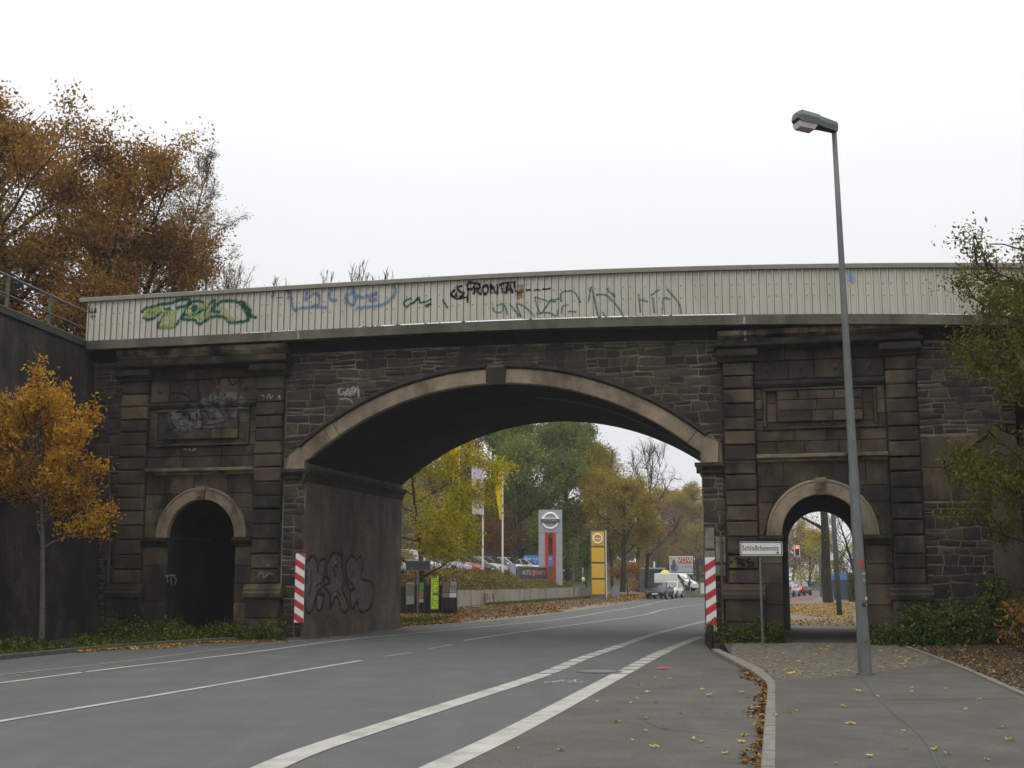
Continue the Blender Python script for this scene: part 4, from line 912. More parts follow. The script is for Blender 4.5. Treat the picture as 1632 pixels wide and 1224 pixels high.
# ================================================================== VEGETATION
def leaf_faces(Pn, size, rng, flat=0., aspect=.5, up=None):
    n = len(Pn); nv = rng.normal(size=(n, 3)); nv[:, 2] += flat; nv /= np.linalg.norm(nv, axis=1)[:, None]+1e-9
    a = rng.normal(size=(n, 3)); 
    if up is not None: a = a*.5+np.array(up)
    a -= nv*(a*nv).sum(1)[:, None]; a /= np.linalg.norm(a, axis=1)[:, None]+1e-9; b = np.cross(nv, a)
    s = size*rng.uniform(.65, 1.3, n)[:, None]
    v = np.stack([Pn-a*s*.5, Pn+b*s*aspect*.5+nv*s*.1, Pn+a*s*.5, Pn-b*s*aspect*.5+nv*s*.1], 1)
    return v.reshape(-1, 3)
def quad_obj(name, V, m, parent=None, tint=None, rng=None, kind=None):
    n = len(V)//4; me = bpy.data.meshes.new(name); me.vertices.add(4*n); me.vertices.foreach_set('co', V.astype(np.float32).ravel())
    me.loops.add(4*n); me.loops.foreach_set('vertex_index', np.arange(4*n, dtype=np.int32)); me.polygons.add(n)
    me.polygons.foreach_set('loop_start', np.arange(0, 4*n, 4, dtype=np.int32)); me.update(calc_edges=True)
    a = me.attributes.new('tint', 'FLOAT', 'FACE'); a.data.foreach_set('value', (tint if tint is not None else rng.random(n)).astype(np.float32))
    me.materials.append(m); o = link(name, me, None, parent)
    if kind: o['kind'] = kind
    return o
def grow(rng, h, trunk_r, clear=.25, spread=.5, n1=10, n2=6, n3=4, lean=0., up=.25, shape=1., multi=1, zig=.12, l3=1., epow=.7, thin=1.):
    """limbs as tapering polylines; returns polylines with radii, and twig points where leaves sit"""
    br = []; tips = []
    def poly(p, d, L, r0, r1, n, wob, upk):
        pts = [p.copy()]; d = d/np.linalg.norm(d)
        for i in range(n):
            d = d+rng.normal(size=3)*wob+np.array([0, 0, upk/n]); d /= np.linalg.norm(d); p = p+d*L/n; pts.append(p.copy())
        return np.array(pts), np.linspace(r0, r1, n+1)
    def along(pts, t): x = t*(len(pts)-1); i = min(int(x), len(pts)-2); return pts[i]+(pts[i+1]-pts[i])*(x-i), pts[i+1]-pts[i]
    for m_ in range(multi):
        th = rng.uniform(0, 6.28); d0 = np.array([lean+.25*math.cos(th)*(multi > 1), .25*math.sin(th)*(multi > 1), 1.])
        T, Rr = poly(np.zeros(3), d0, h*.93, trunk_r/(multi**.4), trunk_r*.12, 9, zig*.4, .3); br.append((T, Rr, 8 if multi < 3 else 5))
        for i in range(n1):
            t = clear+(1-clear)*(i+rng.uniform(0, .8))/n1; t = min(t, .985); p, dd = along(T, t); th = i*2.4+rng.uniform(-.5, .5)
            env = math.sin(math.pi*min(1, ((t-clear)/(1-clear))*.8+.22))**epow*shape+.12
            L = h*spread*env*rng.uniform(.8, 1.15); out = np.array([math.cos(th), math.sin(th), up+.9*t*up*2+rng.uniform(-.1, .25)])
            B, rb = poly(p, out, L, max(.012, trunk_r*.42*(1-t*.75)), .012, 6, zig, up); br.append((B, rb, 6))
            for j in range(n2 if t < .82 else max(2, n2//3)):
                t2 = .25+.75*(j+rng.uniform(0, .9))/n2; p2, d2 = along(B, min(t2, .99)); d2 = d2/np.linalg.norm(d2)
                o2 = d2*.7+rng.normal(size=3)*.6+np.array([0, 0, up]); L2 = L*rng.uniform(.28, .5)*(1.1-t2*.5)
                B2, r2 = poly(p2, o2, L2, .018*h/8+.004, .006, 4, zig*1.2, up*.6); br.append((B2, r2, 4))
                r2 = r2*thin
                br[-1] = (B2, r2, 4)
                for q in B2[1:]: tips.append(q)
                for k in range(n3):
                    t3 = .2+.8*(k+rng.uniform(0, .9))/n3; p3, d3 = along(B2, min(t3, .99)); o3 = d3/np.linalg.norm(d3)+rng.normal(size=3)*.75+np.array([0, 0, up*.7])
                    B3, r3 = poly(p3, o3, L2*rng.uniform(.4, .7)*l3, .008*h/8+.002, .003*h/8+.001, 3, zig*1.3, up*.4); br.append((B3, r3*thin, 3)); tips += [B3[1], B3[2], B3[3]]
    return br, np.array(tips)
def tubes(name, br, m, parent, minr=0.):
    V = []; Fc = []; o = 0
    for pts, rad, k in br:
        n = len(pts); d = np.gradient(pts, axis=0); d /= np.linalg.norm(d, axis=1)[:, None]+1e-9
        ref = np.where(np.abs(d[:, 2:3]) > .9, np.array([[1., 0, 0]]), np.array([[0, 0, 1.]]))
        ref = np.repeat(ref[:1], n, 0); a = ref-d*(ref*d).sum(1)[:, None]; a /= np.linalg.norm(a, axis=1)[:, None]+1e-9; b = np.cross(d, a)
        an = np.arange(k)*2*np.pi/k; rr = np.maximum(rad, minr)
        ring = pts[:, None, :]+(a[:, None, :]*np.cos(an)[None, :, None]+b[:, None, :]*np.sin(an)[None, :, None])*rr[:, None, None]
        V.append(ring.reshape(-1, 3)); i, j = np.meshgrid(np.arange(n-1), np.arange(k), indexing='ij')
        f = np.stack([i*k+j, i*k+(j+1) % k, (i+1)*k+(j+1) % k, (i+1)*k+j], -1).reshape(-1, 4)+o; Fc.append(f); o += n*k
    V = np.concatenate(V); Fc = np.concatenate(Fc); nf = len(Fc)
    me = bpy.data.meshes.new(name); me.vertices.add(len(V)); me.vertices.foreach_set('co', V.astype(np.float32).ravel())
    me.loops.add(4*nf); me.loops.foreach_set('vertex_index', Fc.astype(np.int32).ravel()); me.polygons.add(nf)
    me.polygons.foreach_set('loop_start', np.arange(0, 4*nf, 4, dtype=np.int32)); me.polygons.foreach_set('use_smooth', [True]*nf); me.update(calc_edges=True)
    me.materials.append(MT[m] if isinstance(m, str) else m); return link(name, me, None, parent)
LM = dict(
    orange=leafmat('orange_leaves', [(.22, .085, .015), (.42, .2, .025), (.52, .29, .035), (.46, .35, .05)], .42),
    rust=leafmat('rusty_oak_leaves', [(.1, .045, .014), (.22, .11, .028), (.36, .19, .038), (.3, .24, .05)], .45),
    yellow=leafmat('yellow_green_leaves', [(.14, .14, .01), (.3, .29, .015), (.48, .42, .02), (.5, .3, .02)], .4),
    green=leafmat('dull_green_leaves', [(.055, .085, .025), (.12, .17, .04), (.19, .23, .045), (.33, .27, .04)], .25),
    olive=leafmat('olive_leaves', [(.028, .036, .007), (.07, .08, .013), (.13, .13, .02), (.19, .14, .022)], .35),
    birch=leafmat('ochre_birch_leaves', [(.11, .09, .018), (.23, .18, .025), (.36, .27, .035), (.4, .3, .05)], .3),
    brown=leafmat('brown_leaves', [(.08, .045, .022), (.15, .075, .03), (.23, .11, .038), (.18, .11, .045)], .25),
    pale=leafmat('pale_sparse_leaves', [(.12, .1, .06), (.18, .15, .09)], .3),
    weed=leafmat('weed_leaves', [(.015, .032, .008), (.035, .062, .013), (.07, .095, .017), (.24, .22, .03)], .3, spread=.2),
    ivy=leafmat('ivy_leaves', [(.02, .04, .01), (.045, .08, .018), (.08, .12, .025), (.18, .16, .03)], .25, spread=.2),
    litter=leafmat('litter_leaves', [(.1, .045, .015), (.25, .12, .03), (.4, .25, .05), (.46, .36, .1)], .15, spread=.12),
    litterb=leafmat('brown_litter_leaves', [(.055, .032, .016), (.12, .065, .028), (.21, .115, .04), (.29, .21, .075)], .1, spread=.12),
)
def tree(name, label, loc, h, tr, leafm, seed, nleaf=8000, lsize=.1, sig=.16, bark='bark', group=None, cat='tree', leafz=None, squash=(1, 1, 1), minr=0., droop=False, **k):
    rng = np.random.default_rng(seed); br, tips = grow(rng, h, tr, **k)
    root = thing(name, label, cat, loc, 0, group)
    sq = np.array(squash); br = [(p*sq, r, n_) for p, r, n_ in br]; tips = tips*sq
    br[0][0][0][2] -= .25
    tubes('trunk', [b for b in br if b[2] >= 6], bark, root, minr)
    tubes('twigs', [b for b in br if b[2] < 6], 'twig', root, minr)['kind'] = 'stuff'
    if nleaf:
        idx = rng.integers(0, len(tips), nleaf); clump = rng.random(len(tips))
        Pn = tips[idx]+rng.normal(size=(nleaf, 3))*sig*np.array([1, 1, .75])
        if droop: Pn[:, 2] -= np.abs(rng.normal(size=nleaf))*droop
        quad_obj('crown', leaf_faces(Pn, lsize, rng, .3), LM[leafm], root, np.clip(clump[idx]*.6+rng.random(nleaf)*.4, 0, 1))
    return root
def ztop(y, dep): return D(816, y, dep).z
# near: young orange street tree
tree('street_tree', 'young street tree with bright orange leaves in front of the blackened wing wall', (-11.3, 30, .05), 6.3, .085, 'orange', 3, 14000, .105, .12, 'barkpale', clear=.4, spread=.31, n1=17, n2=7, n3=3, up=.38, shape=1.05, lean=.07, zig=.1)
# rusty oaks on the embankment
def onemb(px, dep, z=8.4): p = D(px, 924, dep); return Vector((p.x, p.y, z))
OG = 'autumn trees on the railway embankment'
tree('oak_tree', 'big rusty-brown oak rising from the embankment at the left edge', onemb(60, 50), 13.4, .4, 'rust', 11, 62000, .17, .34, group=OG, clear=.08, spread=.36, n1=16, n2=8, n3=4, up=.42, zig=.14, multi=2)
tree('oak_tree', 'ochre-brown oak leaning over the end of the parapet', onemb(165, 53), 9.8, .32, 'rust', 12, 36000, .16, .32, group=OG, clear=.08, spread=.42, n1=14, n2=8, n3=4, up=.3, lean=.06, multi=2)
tree('oak_tree', 'rusty oak standing behind the railing, mostly cut off by the picture edge', onemb(-70, 46), 11.6, .35, 'rust', 13, 20000, .17, .3, group=OG, clear=.1, spread=.5, n1=14, n2=8, n3=3, up=.4)
tree('birch_tree', 'nearly bare pale birch behind the rusty oak', onemb(256, 60), 16.2, .16, 'pale', 14, 15000, .09, .14, 'barkpale', group=OG, thin=.45, clear=.2, spread=.2, n1=24, n2=9, n3=5, up=.55, zig=.16)
tree('birch_tree', 'small thinning birch with ochre leaves just above the parapet', onemb(298, 58), 10.4, .12, 'birch', 15, 5000, .08, .12, 'barkpale', group=OG, thin=.6, clear=.15, spread=.25, n1=18, n2=8, n3=4, up=.45)
tree('shrub', 'tall bare shrub with upright twigs behind the parapet, beside the small birch', onemb(358, 56), 8.3, .06, 'brown', 16, 900, .08, .1, 'twig', group=OG, cat='shrub', thin=.4, clear=.2, spread=.22, n1=12, n2=8, n3=4, up=.9, multi=5, zig=.1)
for i, (px, dep, yt) in enumerate([(486, 62, 427), (528, 60, 420), (575, 62, 417), (606, 64, 428), (684, 66, 424)]):
    h = ztop(yt-12, dep)-8.0
    tree('shrub', ['bare upright shrub showing its tips above the first blue spray letters', 'bare twiggy shrub, second along from the green tag, over the parapet', 'tallest of the bare twig tips above the blue spray letters', 'thin bare twig tips above the end of the blue spray letters', 'single bare twig tip above the parapet before the black lettering'][i],
         onemb(px, dep, 8.0), h, .04, 'brown', 30+i, 60, .06, .08, 'twig', group='bare twigs behind the parapet', cat='shrub', thin=.7, clear=.15, spread=.22, n1=12, n2=6, n3=3, up=1.0, multi=(3, 2, 4, 3, 1)[i], zig=.1)
# right edge: hanging olive-green tree close by
tree('ash_tree', 'olive-green tree hanging in from the right edge over the bridge parapet', (10.5, 24, .3), 9.5, .16, 'olive', 27, 36000, .085, .16, clear=.2, spread=.225, epow=.2, n1=36, n2=8, n3=4, up=.12, shape=1., zig=.14)
tree('bush', 'low orange-leaved bush at the right edge of the leafy soil', (*D(1634, 1000, 21.5)[:2], .2), 1.05, .03, 'rust', 22, 700, .075, .08, 'twig', cat='bush', clear=.05, spread=.5, n1=8, n2=5, n3=3, up=.5, multi=3)
# trees seen through the arches
def gp(px, dep, z=0.): p = D(px, 924, dep); return (p.x, p.y, z)
TG = 'autumn trees beyond the road arch'
def far(name, label, px, dep, ytop, z0, leafm, seed, tr, n=12000, ls=.2, **k):
    h = ztop(ytop, dep)-z0; kk = dict(clear=.15, spread=.36, n1=14, n2=7, n3=3, up=.35); kk.update(k)
    return tree(name, label, gp(px, dep, z0), h, tr, leafm, seed, n, ls, ls*1.7, group=TG, minr=.012, **kk)
far('tree', 'yellow-green tree beside the posters just behind the road arch', 672, 66, 668, .6, 'yellow', 41, .16, 38000, .16, spread=.41, clear=.12, n1=16, up=.22)
far('tree', 'small orange-leaved tree behind the banner poles', 745, 108, 690, 2, 'brown', 42, .2, 9000, .17, spread=.34)
far('tree', 'tall dull-green tree behind the silver sign tower', 830, 122, 655, 2, 'green', 43, .35, 46000, .27, spread=.42, clear=.05, n1=18)
far('tree', 'dull-green tree rising just behind the yellow banner', 780, 128, 640, 2, 'green', 44, .35, 40000, .27, spread=.4, clear=.05, n1=18)
far('tree', 'broad green tree between the two sign towers', 905, 128, 662, 2, 'green', 45, .35, 44000, .27, spread=.38, clear=.05, n1=18)
far('birch_tree', 'tall ochre birch with drooping crown touching the arch soffit', 955, 124, 688, 1.2, 'birch', 46, .2, 24000, .17, spread=.22, clear=.2, n1=20, droop=.7)
far('birch_tree', 'slender ochre birch leaning out over the open sky', 975, 118, 700, 1, 'birch', 47, .16, 6500, .14, spread=.18, clear=.35, n1=14, droop=.6)
far('tree', 'bare grey tree with fine upright twigs against the sky', 1030, 130, 702, 1, 'brown', 48, .24, 700, .12, spread=.34, clear=.2, n1=16, n2=9, n3=6, up=.5)
far('tree', 'ochre tree with a dark forked trunk behind the yellow sign tower', 992, 112, 762, .8, 'birch', 49, .28, 24000, .18, spread=.42, clear=.3, n1=14)
far('tree', 'yellow-brown tree with a black trunk beside the parked cars', 1016, 126, 780, .8, 'birch', 50, .26, 16000, .18, spread=.3, clear=.38, n1=12)
far('tree', 'reddish-brown shrubby tree left of the billboard', 1050, 205, 800, 1, 'brown', 51, .2, 11000, .2, spread=.36, clear=.1)
far('tree', 'golden tree at the arch edge above the billboard', 1112, 215, 768, 1, 'birch', 52, .3, 40000, .27, spread=.42, clear=.05, n1=18)
far('tree', 'golden tree left of the one at the arch edge', 1082, 235, 778, 1, 'birch', 53, .3, 34000, .28, spread=.4, clear=.05, n1=16)
far('bush', 'low orange bush at the foot of the trees beside the grey cabinet', 1000, 116, 908, .4, 'orange', 54, .05, 3500, .15, spread=.9, clear=.02, n1=12, up=.5)
far('bush', 'green bush below the silver sign tower', 905, 118, 880, 1, 'green', 55, .06, 5000, .16, spread=.8, clear=.02, n1=12)
far('bush', 'dark evergreen bush beside the yellow sign tower', 934, 124, 870, .6, 'green', 56, .08, 6000, .16, spread=.5, clear=.02, n1=12)
far('bush', 'brownish bush behind the parked cars of the car park', 780, 116, 850, 2, 'brown', 57, .08, 8000, .17, spread=.9, clear=.02)
# seen through the right-hand arch
far('tree', 'thick dark trunk with a low side branch framed by the small arch', 1319, 87, 600, 0., 'yellow', 61, .4, 6000, .16, spread=.3, clear=.5, n1=12, lean=-.08)
far('tree', 'bare brown tree at the far side of the small arch', 1366, 110, 800, 0, 'brown', 62, .2, 700, .1, spread=.42, clear=.12, n1=14, n2=9, n3=6)
far('tree', 'grey-brown tree far down the road in the small arch', 1262, 230, 835, 0, 'birch', 63, .3, 9000, .3, spread=.45, clear=.05)
far('tree', 'olive-grey tree above the red traffic light', 1290, 215, 850, 0, 'brown', 64, .3, 9000, .28, spread=.5, clear=.05)
far('tree', 'yellow-leaved tree beyond the thick trunk', 1312, 165, 848, 0, 'yellow', 65, .2, 6000, .22, spread=.45, clear=.1)
far('bush', 'clipped green hedge ball behind the blue container', 1368, 112, 893, 0, 'olive', 66, .06, 5000, .13, spread=.9, clear=.02)
# far wood: one mass of crowns on the hill
rng = np.random.default_rng(5)
Pn = []; tn = []
for i in range(560):
    s, t = rng.uniform(.0, 1), rng.uniform(.0, .6); x, y, z = hill(s, t)
    if x > y*(.075 if y < 222 else .168): continue
    hh = rng.uniform(7, 12); r = rng.uniform(2.5, 4.2); n = 900
    d = rng.normal(size=(n, 3)); d /= np.linalg.norm(d, axis=1)[:, None]; d *= rng.uniform(.35, 1, n)[:, None]**.5
    bump = 1+.25*np.sin(d[:, :1]*7+i)*np.cos(d[:, 2:]*6+i)
    Pn.append(d*bump*np.array([r, r, hh*.5])+np.array([x, y, z+hh*.5])); tn.append(np.clip(rng.random()*.75+rng.random(n)*.25, 0, 1))
o = quad_obj('far_wood', leaf_faces(np.concatenate(Pn), .55, rng, .2, .8), leafmat('far_wood_leaves', [(.03, .05, .012), (.07, .08, .016), (.16, .12, .02), (.14, .07, .02), (.2, .15, .025)], .2, spread=.15), None, np.concatenate(tn), kind='stuff')
tag(o, 'autumn wood covering the hill behind the car park', 'wood')
# low plants
def scatter_obj(name, fn, n, size, m, seed, aspect=.55, flat=.4, up=None, label=None, cat=None, kind='stuff'):
    rng = np.random.default_rng(seed); Pn = np.array([fn(rng) for _ in range(n)]); o = quad_obj(name, leaf_faces(Pn, size, rng, flat, aspect, up), LM[m], None, rng=rng, kind=kind)
    return tag(o, label, cat)
def clumped(a, b, rngc, nclump, wdt, hgt):
    cl = [(rngc.random(), rngc.random()*wdt, rngc.uniform(.35, 1)*hgt, rngc.uniform(.12, .3)) for _ in range(nclump)]
    def fn(rng):
        s, o_, h_, r = cl[rng.integers(0, nclump)]; p = a.lerp(b, s); return (p.x-o_*1.+rng.normal()*r, p.y+rng.normal()*r, .06+abs(rng.normal())*h_*.5)
    return fn
va, vb = Vector((-11.6, 26, 0)), Vector((-7.0, 34.6, 0))
rc = np.random.default_rng(9)
def verge_fn(rng):
    s = rng.random(); i = s*(len(vgS)-1); p = vgS[int(i)].lerp(vgS[min(int(i)+1, len(vgS)-1)], i-int(i)); n_ = Vector((-.55, 1, 0)).normalized() if p.y > 29.5 else Vector((-1, 0, 0))
    d = rng.random()**.8*(1.9 if p.y > 29.5 else 1.4); hz = .03+.2*min(1, d/1.2)*abs(rng.normal())*(0.5+.5*math.sin(p.x*3.1)*math.sin(p.y*2.3+d*3))
    return (p.x+n_.x*d, p.y+n_.y*d, .06+max(0, hz))
vgS = [p for p in offset(lk, .2) if p.y > 20]+[]
vgS = curve_pts([Vector((-11.7, 22, 0))]+vgS[0:], .4)
scatter_obj('verge_weeds', verge_fn, 12000, .085, 'weed', 70, label='weedy green ground cover with yellow leaves along the far kerb', cat='weeds')
scatter_obj('verge_grass', verge_fn, 9000, .15, 'weed', 71, aspect=.12, up=(0, 0, 1.6), label='grass blades along the far kerb', cat='grass')
def wl(rng):
    u = rng.uniform(-11.8, -6.3); w = -rng.uniform(.3, 1.3); p = BW_(u, w); b_ = .5+.5*math.sin(u*2.7)*math.sin(u*1.1+2); return (p.x, p.y, .05+abs(rng.normal())*.28*b_+.02)
scatter_obj('pier_weeds', wl, 6500, .085, 'weed', 72, label='weeds growing along the foot of the left-hand pier', cat='weeds')
def blob(c, rx, ry, rz):
    def fn(rng):
        d = rng.normal(size=3); d /= np.linalg.norm(d)+1e-9; d *= rng.uniform(.3, 1)**.5
        k_ = 1+.25*math.sin(d[0]*5+c[0]*3)+.2*math.sin(d[2]*6+c[1]); return (c[0]+d[0]*rx*k_, c[1]+d[1]*ry*k_, max(.08, c[2]+d[2]*rz*k_))
    return fn
IG = 'bushes at the foot of the right-hand pier'
def bush(label, c, rx, ry, rz, n, m, seed, size=.08, group=IG):
    root = thing('bush', label, 'bush', (c[0], c[1], 0), 0, group); rng = np.random.default_rng(seed)
    cc_ = (0, 0, c[2]); Pn = np.array([blob(cc_, rx, ry, rz)(rng) for _ in range(n)]); Pn[:, 2] = np.maximum(Pn[:, 2], .1)
    th_ = Pn[:, 0]*5+c[0]*3; env = .35+.45*(np.sin(th_)*.5+.5)+.25*(np.sin(th_*2.3+Pn[:, 1]*4)*.5+.5); Pn[:, 2] = .08+rng.random(len(Pn))**.8*c[2]*2.1*env
    cn = [np.array([rng.uniform(-rx, rx)*.8, rng.uniform(-ry, ry)*.6, rng.uniform(.2, 1)*c[2]*1.6]) for _ in range(8)]
    extra = np.array([cn[rng.integers(0, 8)]+rng.normal(size=3)*.16 for _ in range(n//2)]); extra[:, 2] = np.maximum(extra[:, 2], .1)
    Pn = np.concatenate([Pn, extra])
    quad_obj('foliage', leaf_faces(Pn, size, rng, .4, .6), LM[m], root, rng=rng)
    mb = MB()
    for i in range(7): th = rng.uniform(0, 6.28); mb.tube([(0, 0, 0), (rx*.4*math.cos(th), ry*.4*math.sin(th), c[2]*.7), (rx*.8*math.cos(th), ry*.8*math.sin(th), c[2]*1.3)], [.02, .014, .005], 4)
    mb.obj('stems', 'twig', root)
def gb(px, w): u = BF(px, 1000, w)[0]; p = BW_(u, w); return (p.x, p.y)
bush('low weedy bush between the striped board and the place-name sign', (*gb(1182, -.55), .3), .7, .3, .42, 1500, 'weed', 80, .06)
bush('weedy bush under the place-name sign beside the small arch', (*gb(1232, -.5), .22), .38, .3, .3, 1500, 'weed', 81, .06)
bush('dark ivy bush at the foot of the pier just right of the small arch', (*gb(1430, -.7), .25), .75, .45, .35, 1900, 'ivy', 82, .065)
bush('leafy green bush against the rubble wall, middle of the three', (*gb(1515, -.9), .5), 1.1, .55, .65, 3000, 'ivy', 83, .1)
bush('bushy ivy mass at the right picture edge under the hanging tree', (*gb(1610, -1.6), .8), 1.2, .8, .95, 3600, 'ivy', 84, .1)
bush('tuft of greenery inside the far end of the small arch', (7.75+.3, 40.2, .12), .35, .3, .22, 500, 'weed', 85, .06)
# leaf litter
def polyfn(pts, z=.02, pw_=1.):
    a, b, c, d = [Vector((*p[:2], 0)) for p in pts]
    def fn(rng): s, t = rng.random(), rng.random()**pw_; p = a.lerp(b, s).lerp(d.lerp(c, s), t); return (p.x, p.y, z+rng.random()*.02)
    return fn
def litter(label, px4, n, size, m, seed, z=.01, pw_=1.):
    scatter_obj('leaf_litter', polyfn([G(x, y, z) for x, y in px4], z, pw_), n, size, m, seed, .7, 3.2, label=label, cat='leaves')
def gut(rng):
    s = rng.random(); i = s*(len(vgk)-1); p = vgk[int(i)].lerp(vgk[min(int(i)+1, len(vgk)-1)], i-int(i)); dens = .3+.25*math.sin(p.y*1.9)+.2*math.sin(p.x*4)
    d = abs(rng.normal())*max(.08, dens); return (p.x+d*.9, p.y-d*.4, .012+rng.random()*.025)
vgk = [p for p in curve_pts(offset(lk, -.02)[2:], .3)]
scatter_obj('leaf_litter', gut, 2300, .08, 'litter', 90, .7, 3, label='drift of orange leaves in the gutter along the far kerb', cat='leaves')
def gutr(rng):
    s = rng.random()**.8; p, _ = at_len(kr_pts, krS, krS[-1]*s*.68); dens = .03+.09*abs(math.sin(p.y*1.7)*math.sin(p.y*.61+1)); return (p.x-abs(rng.normal())*dens-.01, p.y, .012+rng.random()*.04)
krS = arc_len(kr_pts)
scatter_obj('leaf_litter', gutr, 620, .07, 'litterb', 91, .7, 2.2, label='drift of yellow leaves along the pale kerb in the side lane', cat='leaves')
litter('carpet of brown leaves on the verge behind the bridge, below the posters', [(640, 999), (735, 992), (735, 968), (640, 975)], 5200, .13, 'litterb', 92, .02)
litter('brown leaves along the foot of the low concrete wall', [(735, 992), (900, 975), (870, 959), (735, 966)], 3800, .13, 'litterb', 93, .02)
litter('brown leaves before the yellow sign tower', [(880, 975), (1050, 953), (1040, 947), (870, 960)], 2400, .15, 'litterb', 94, .02)
litter('yellow leaf carpet seen through the small arch', [(1253, 978), (1362, 990), (1366, 960), (1256, 963)], 5200, .09, 'litter', 95, .085)
litter('leaves strewn at the far mouth of the small arch', [(1256, 996), (1362, 998), (1362, 985), (1256, 988)], 500, .1, 'litter', 96, .1)
sb = []
for j in range(3): pass
def soilfn(rng):
    s, t = rng.random(), rng.random()**1.3; p, _ = at_len(base, Sb, Sb[-1]*s); x = p.x+t*9; tt2 = (x-p.x)/16
    return (x, p.y+tt2*1.2, .09+.5*tt2*(1-math.exp(-3*tt2))*3+.02+rng.random()*.03)
scatter_obj('leaf_litter', soilfn, 5600, .065, 'litterb', 97, .7, 2.4, label='brown and yellow leaves scattered on the bare soil right of the path', cat='leaves')
def moundfn(s0, s1, t0, t1, hmax):
    def fn(rng): s, t = rng.uniform(s0, s1), rng.uniform(t0, t1); x, y, z = mound(s, t); return (x, y, z+abs(rng.normal())*hmax)
    return fn
scatter_obj('ground_cover', moundfn(.05, 1.0, 0, 1, .11), 16000, .13, 'brown', 98, label='brown heather-like ground cover on the car park mound', cat='ground cover')
scatter_obj('ground_cover', moundfn(-.05, 1.0, 0, .4, .1), 12000, .12, 'green', 99, label='green creeping plants hanging over the low concrete wall', cat='ground cover')
scatter_obj('ground_cover', moundfn(-.6, .3, 0, .8, .18), 6500, .17, 'litterb', 100, label='rusty leaf cover on the mound behind the posters', cat='ground cover')
scatter_obj('leaf_litter', polyfn([gp(985, 104), gp(1045, 120), gp(1035, 140), gp(965, 128)], .1), 3000, .2, 'litter', 101, .7, 2.5, label='orange leaves under the trees beside the grey cabinet', cat='leaves')
# single fallen leaves in the foreground
def leaf_shape(seed):
    r_ = random.Random(seed); mb = MB(); n_ = 11; v = [(0, 0, .008)]
    for i in range(n_):
        a = 2*math.pi*i/n_; r = .055*(1.0 if i % 2 == 0 else .5)*r_.uniform(.75, 1.15); v.append((r*math.cos(a), r*math.sin(a)*.8, .006+r_.uniform(0, .022)))
    mb.add(v, [(0, i+1, (i+1) % n_+1) for i in range(n_)], r_.uniform(.3, 1)); me = mb.mesh('fallen_leaf'); me.materials.append(LM['litter']); return me
LS = [leaf_shape(i) for i in range(9)]
spots = [(1130, 1109, 0), (1159, 1138, 0), (1270, 1133, 1), (1345, 1126, 1), (1440, 1165, 1), (1399, 1110, 1), (1600, 1160, 1), (1540, 1130, 1), (1333, 1217, 1), (1385, 1206, 1), (1490, 1195, 1), (1445, 1193, 1), (1356, 1154, 1), (1573, 1211, 1), (1260, 1137, 1), (1512, 1202, 1),
         (1453, 1096, 1), (1508, 1098, 1), (1454, 1103, 1), (1368, 1102, 1), (893, 1196, 0), (824, 1193, 0), (952, 1118, 0), (1015, 1113, 0), (1018, 1092, 0), (1155, 1201, 0), (1129, 1190, 0), (1060, 1161, 0), (1182, 1183, 0), (1185, 1173, 0), (1045, 1081, 0), (1326, 1078, 1),
         (190, 1063, 0), (330, 1033, 0), (432, 1032, 0), (133, 1072, 0), (28, 1078, 0), (999, 1068, 0), (1068, 1082, 0), (1235, 1140, 1), (1610, 1180, 1), (1560, 1115, 1)]
for i in range(120):
    x, y = rnd.uniform(1150, 1480), rnd.uniform(1030, 1080); q = G(x, y, PZ)
    if inside(Vector((q.x, q.y, 0)), cob_poly): spots.append((x, y, 1))
for i in range(22): spots.append((rnd.uniform(960, 1200), rnd.uniform(1050, 1210), 0))
for i, (x, y, k_) in enumerate(spots):
    o = link('fallen_leaf', LS[i % 9]); p = G(x, y, PZ+.003 if k_ else .008); o.location = p; o.rotation_euler = (rnd.uniform(-.2, .2), rnd.uniform(-.2, .2), rnd.uniform(0, 6)); o.scale = (rnd.uniform(.6, 1.2),)*3
    tag(o, ('single fallen leaf lying loose on the footpath' if k_ else 'single fallen leaf lying loose on the roadway asphalt'), 'leaf', 'fallen leaves on the path' if k_ else 'fallen leaves on the road')
mb = MB()
for i in range(5):
    x, y = rnd.uniform(-.08, .08), rnd.uniform(-.05, .05); mb.add([(x-.09, y-.02, .01), (x+.03, y-.05, .02), (x+.1, y+.03, .035), (x-.02, y+.05, .03)], [(0, 1, 2, 3)])
o = mb.obj('crumpled_wrapper', plain('red_paper', (.45, .03, .05), .6)); o.location = G(1059, 1066, .008); tag(o, 'crumpled red scrap of paper lying in the side lane', 'litter')

litter_ = None
def gfoot(rng):
    p, t_ = at_len(pw, Sw, Sw[-1]*(.12+.88*rng.random())); d = abs(rng.normal())*.5+.05; return (p.x-nr.x*d, p.y-nr.y*d, .02+rng.random()*.16)
scatter_obj('grass_strip', gfoot, 5000, .16, 'weed', 120, aspect=.2, up=(0, 0, 1.2), label='strip of green grass at the foot of the low concrete wall', cat='grass')
scatter_obj('verge_grass', polyfn([G(x, y, 0) for x, y in [(640, 996), (700, 992), (720, 984), (640, 988)]], .02), 900, .2, 'weed', 121, aspect=.2, up=(0, 0, 1.4), label='green tufts on the leafy verge just behind the bridge', cat='grass')
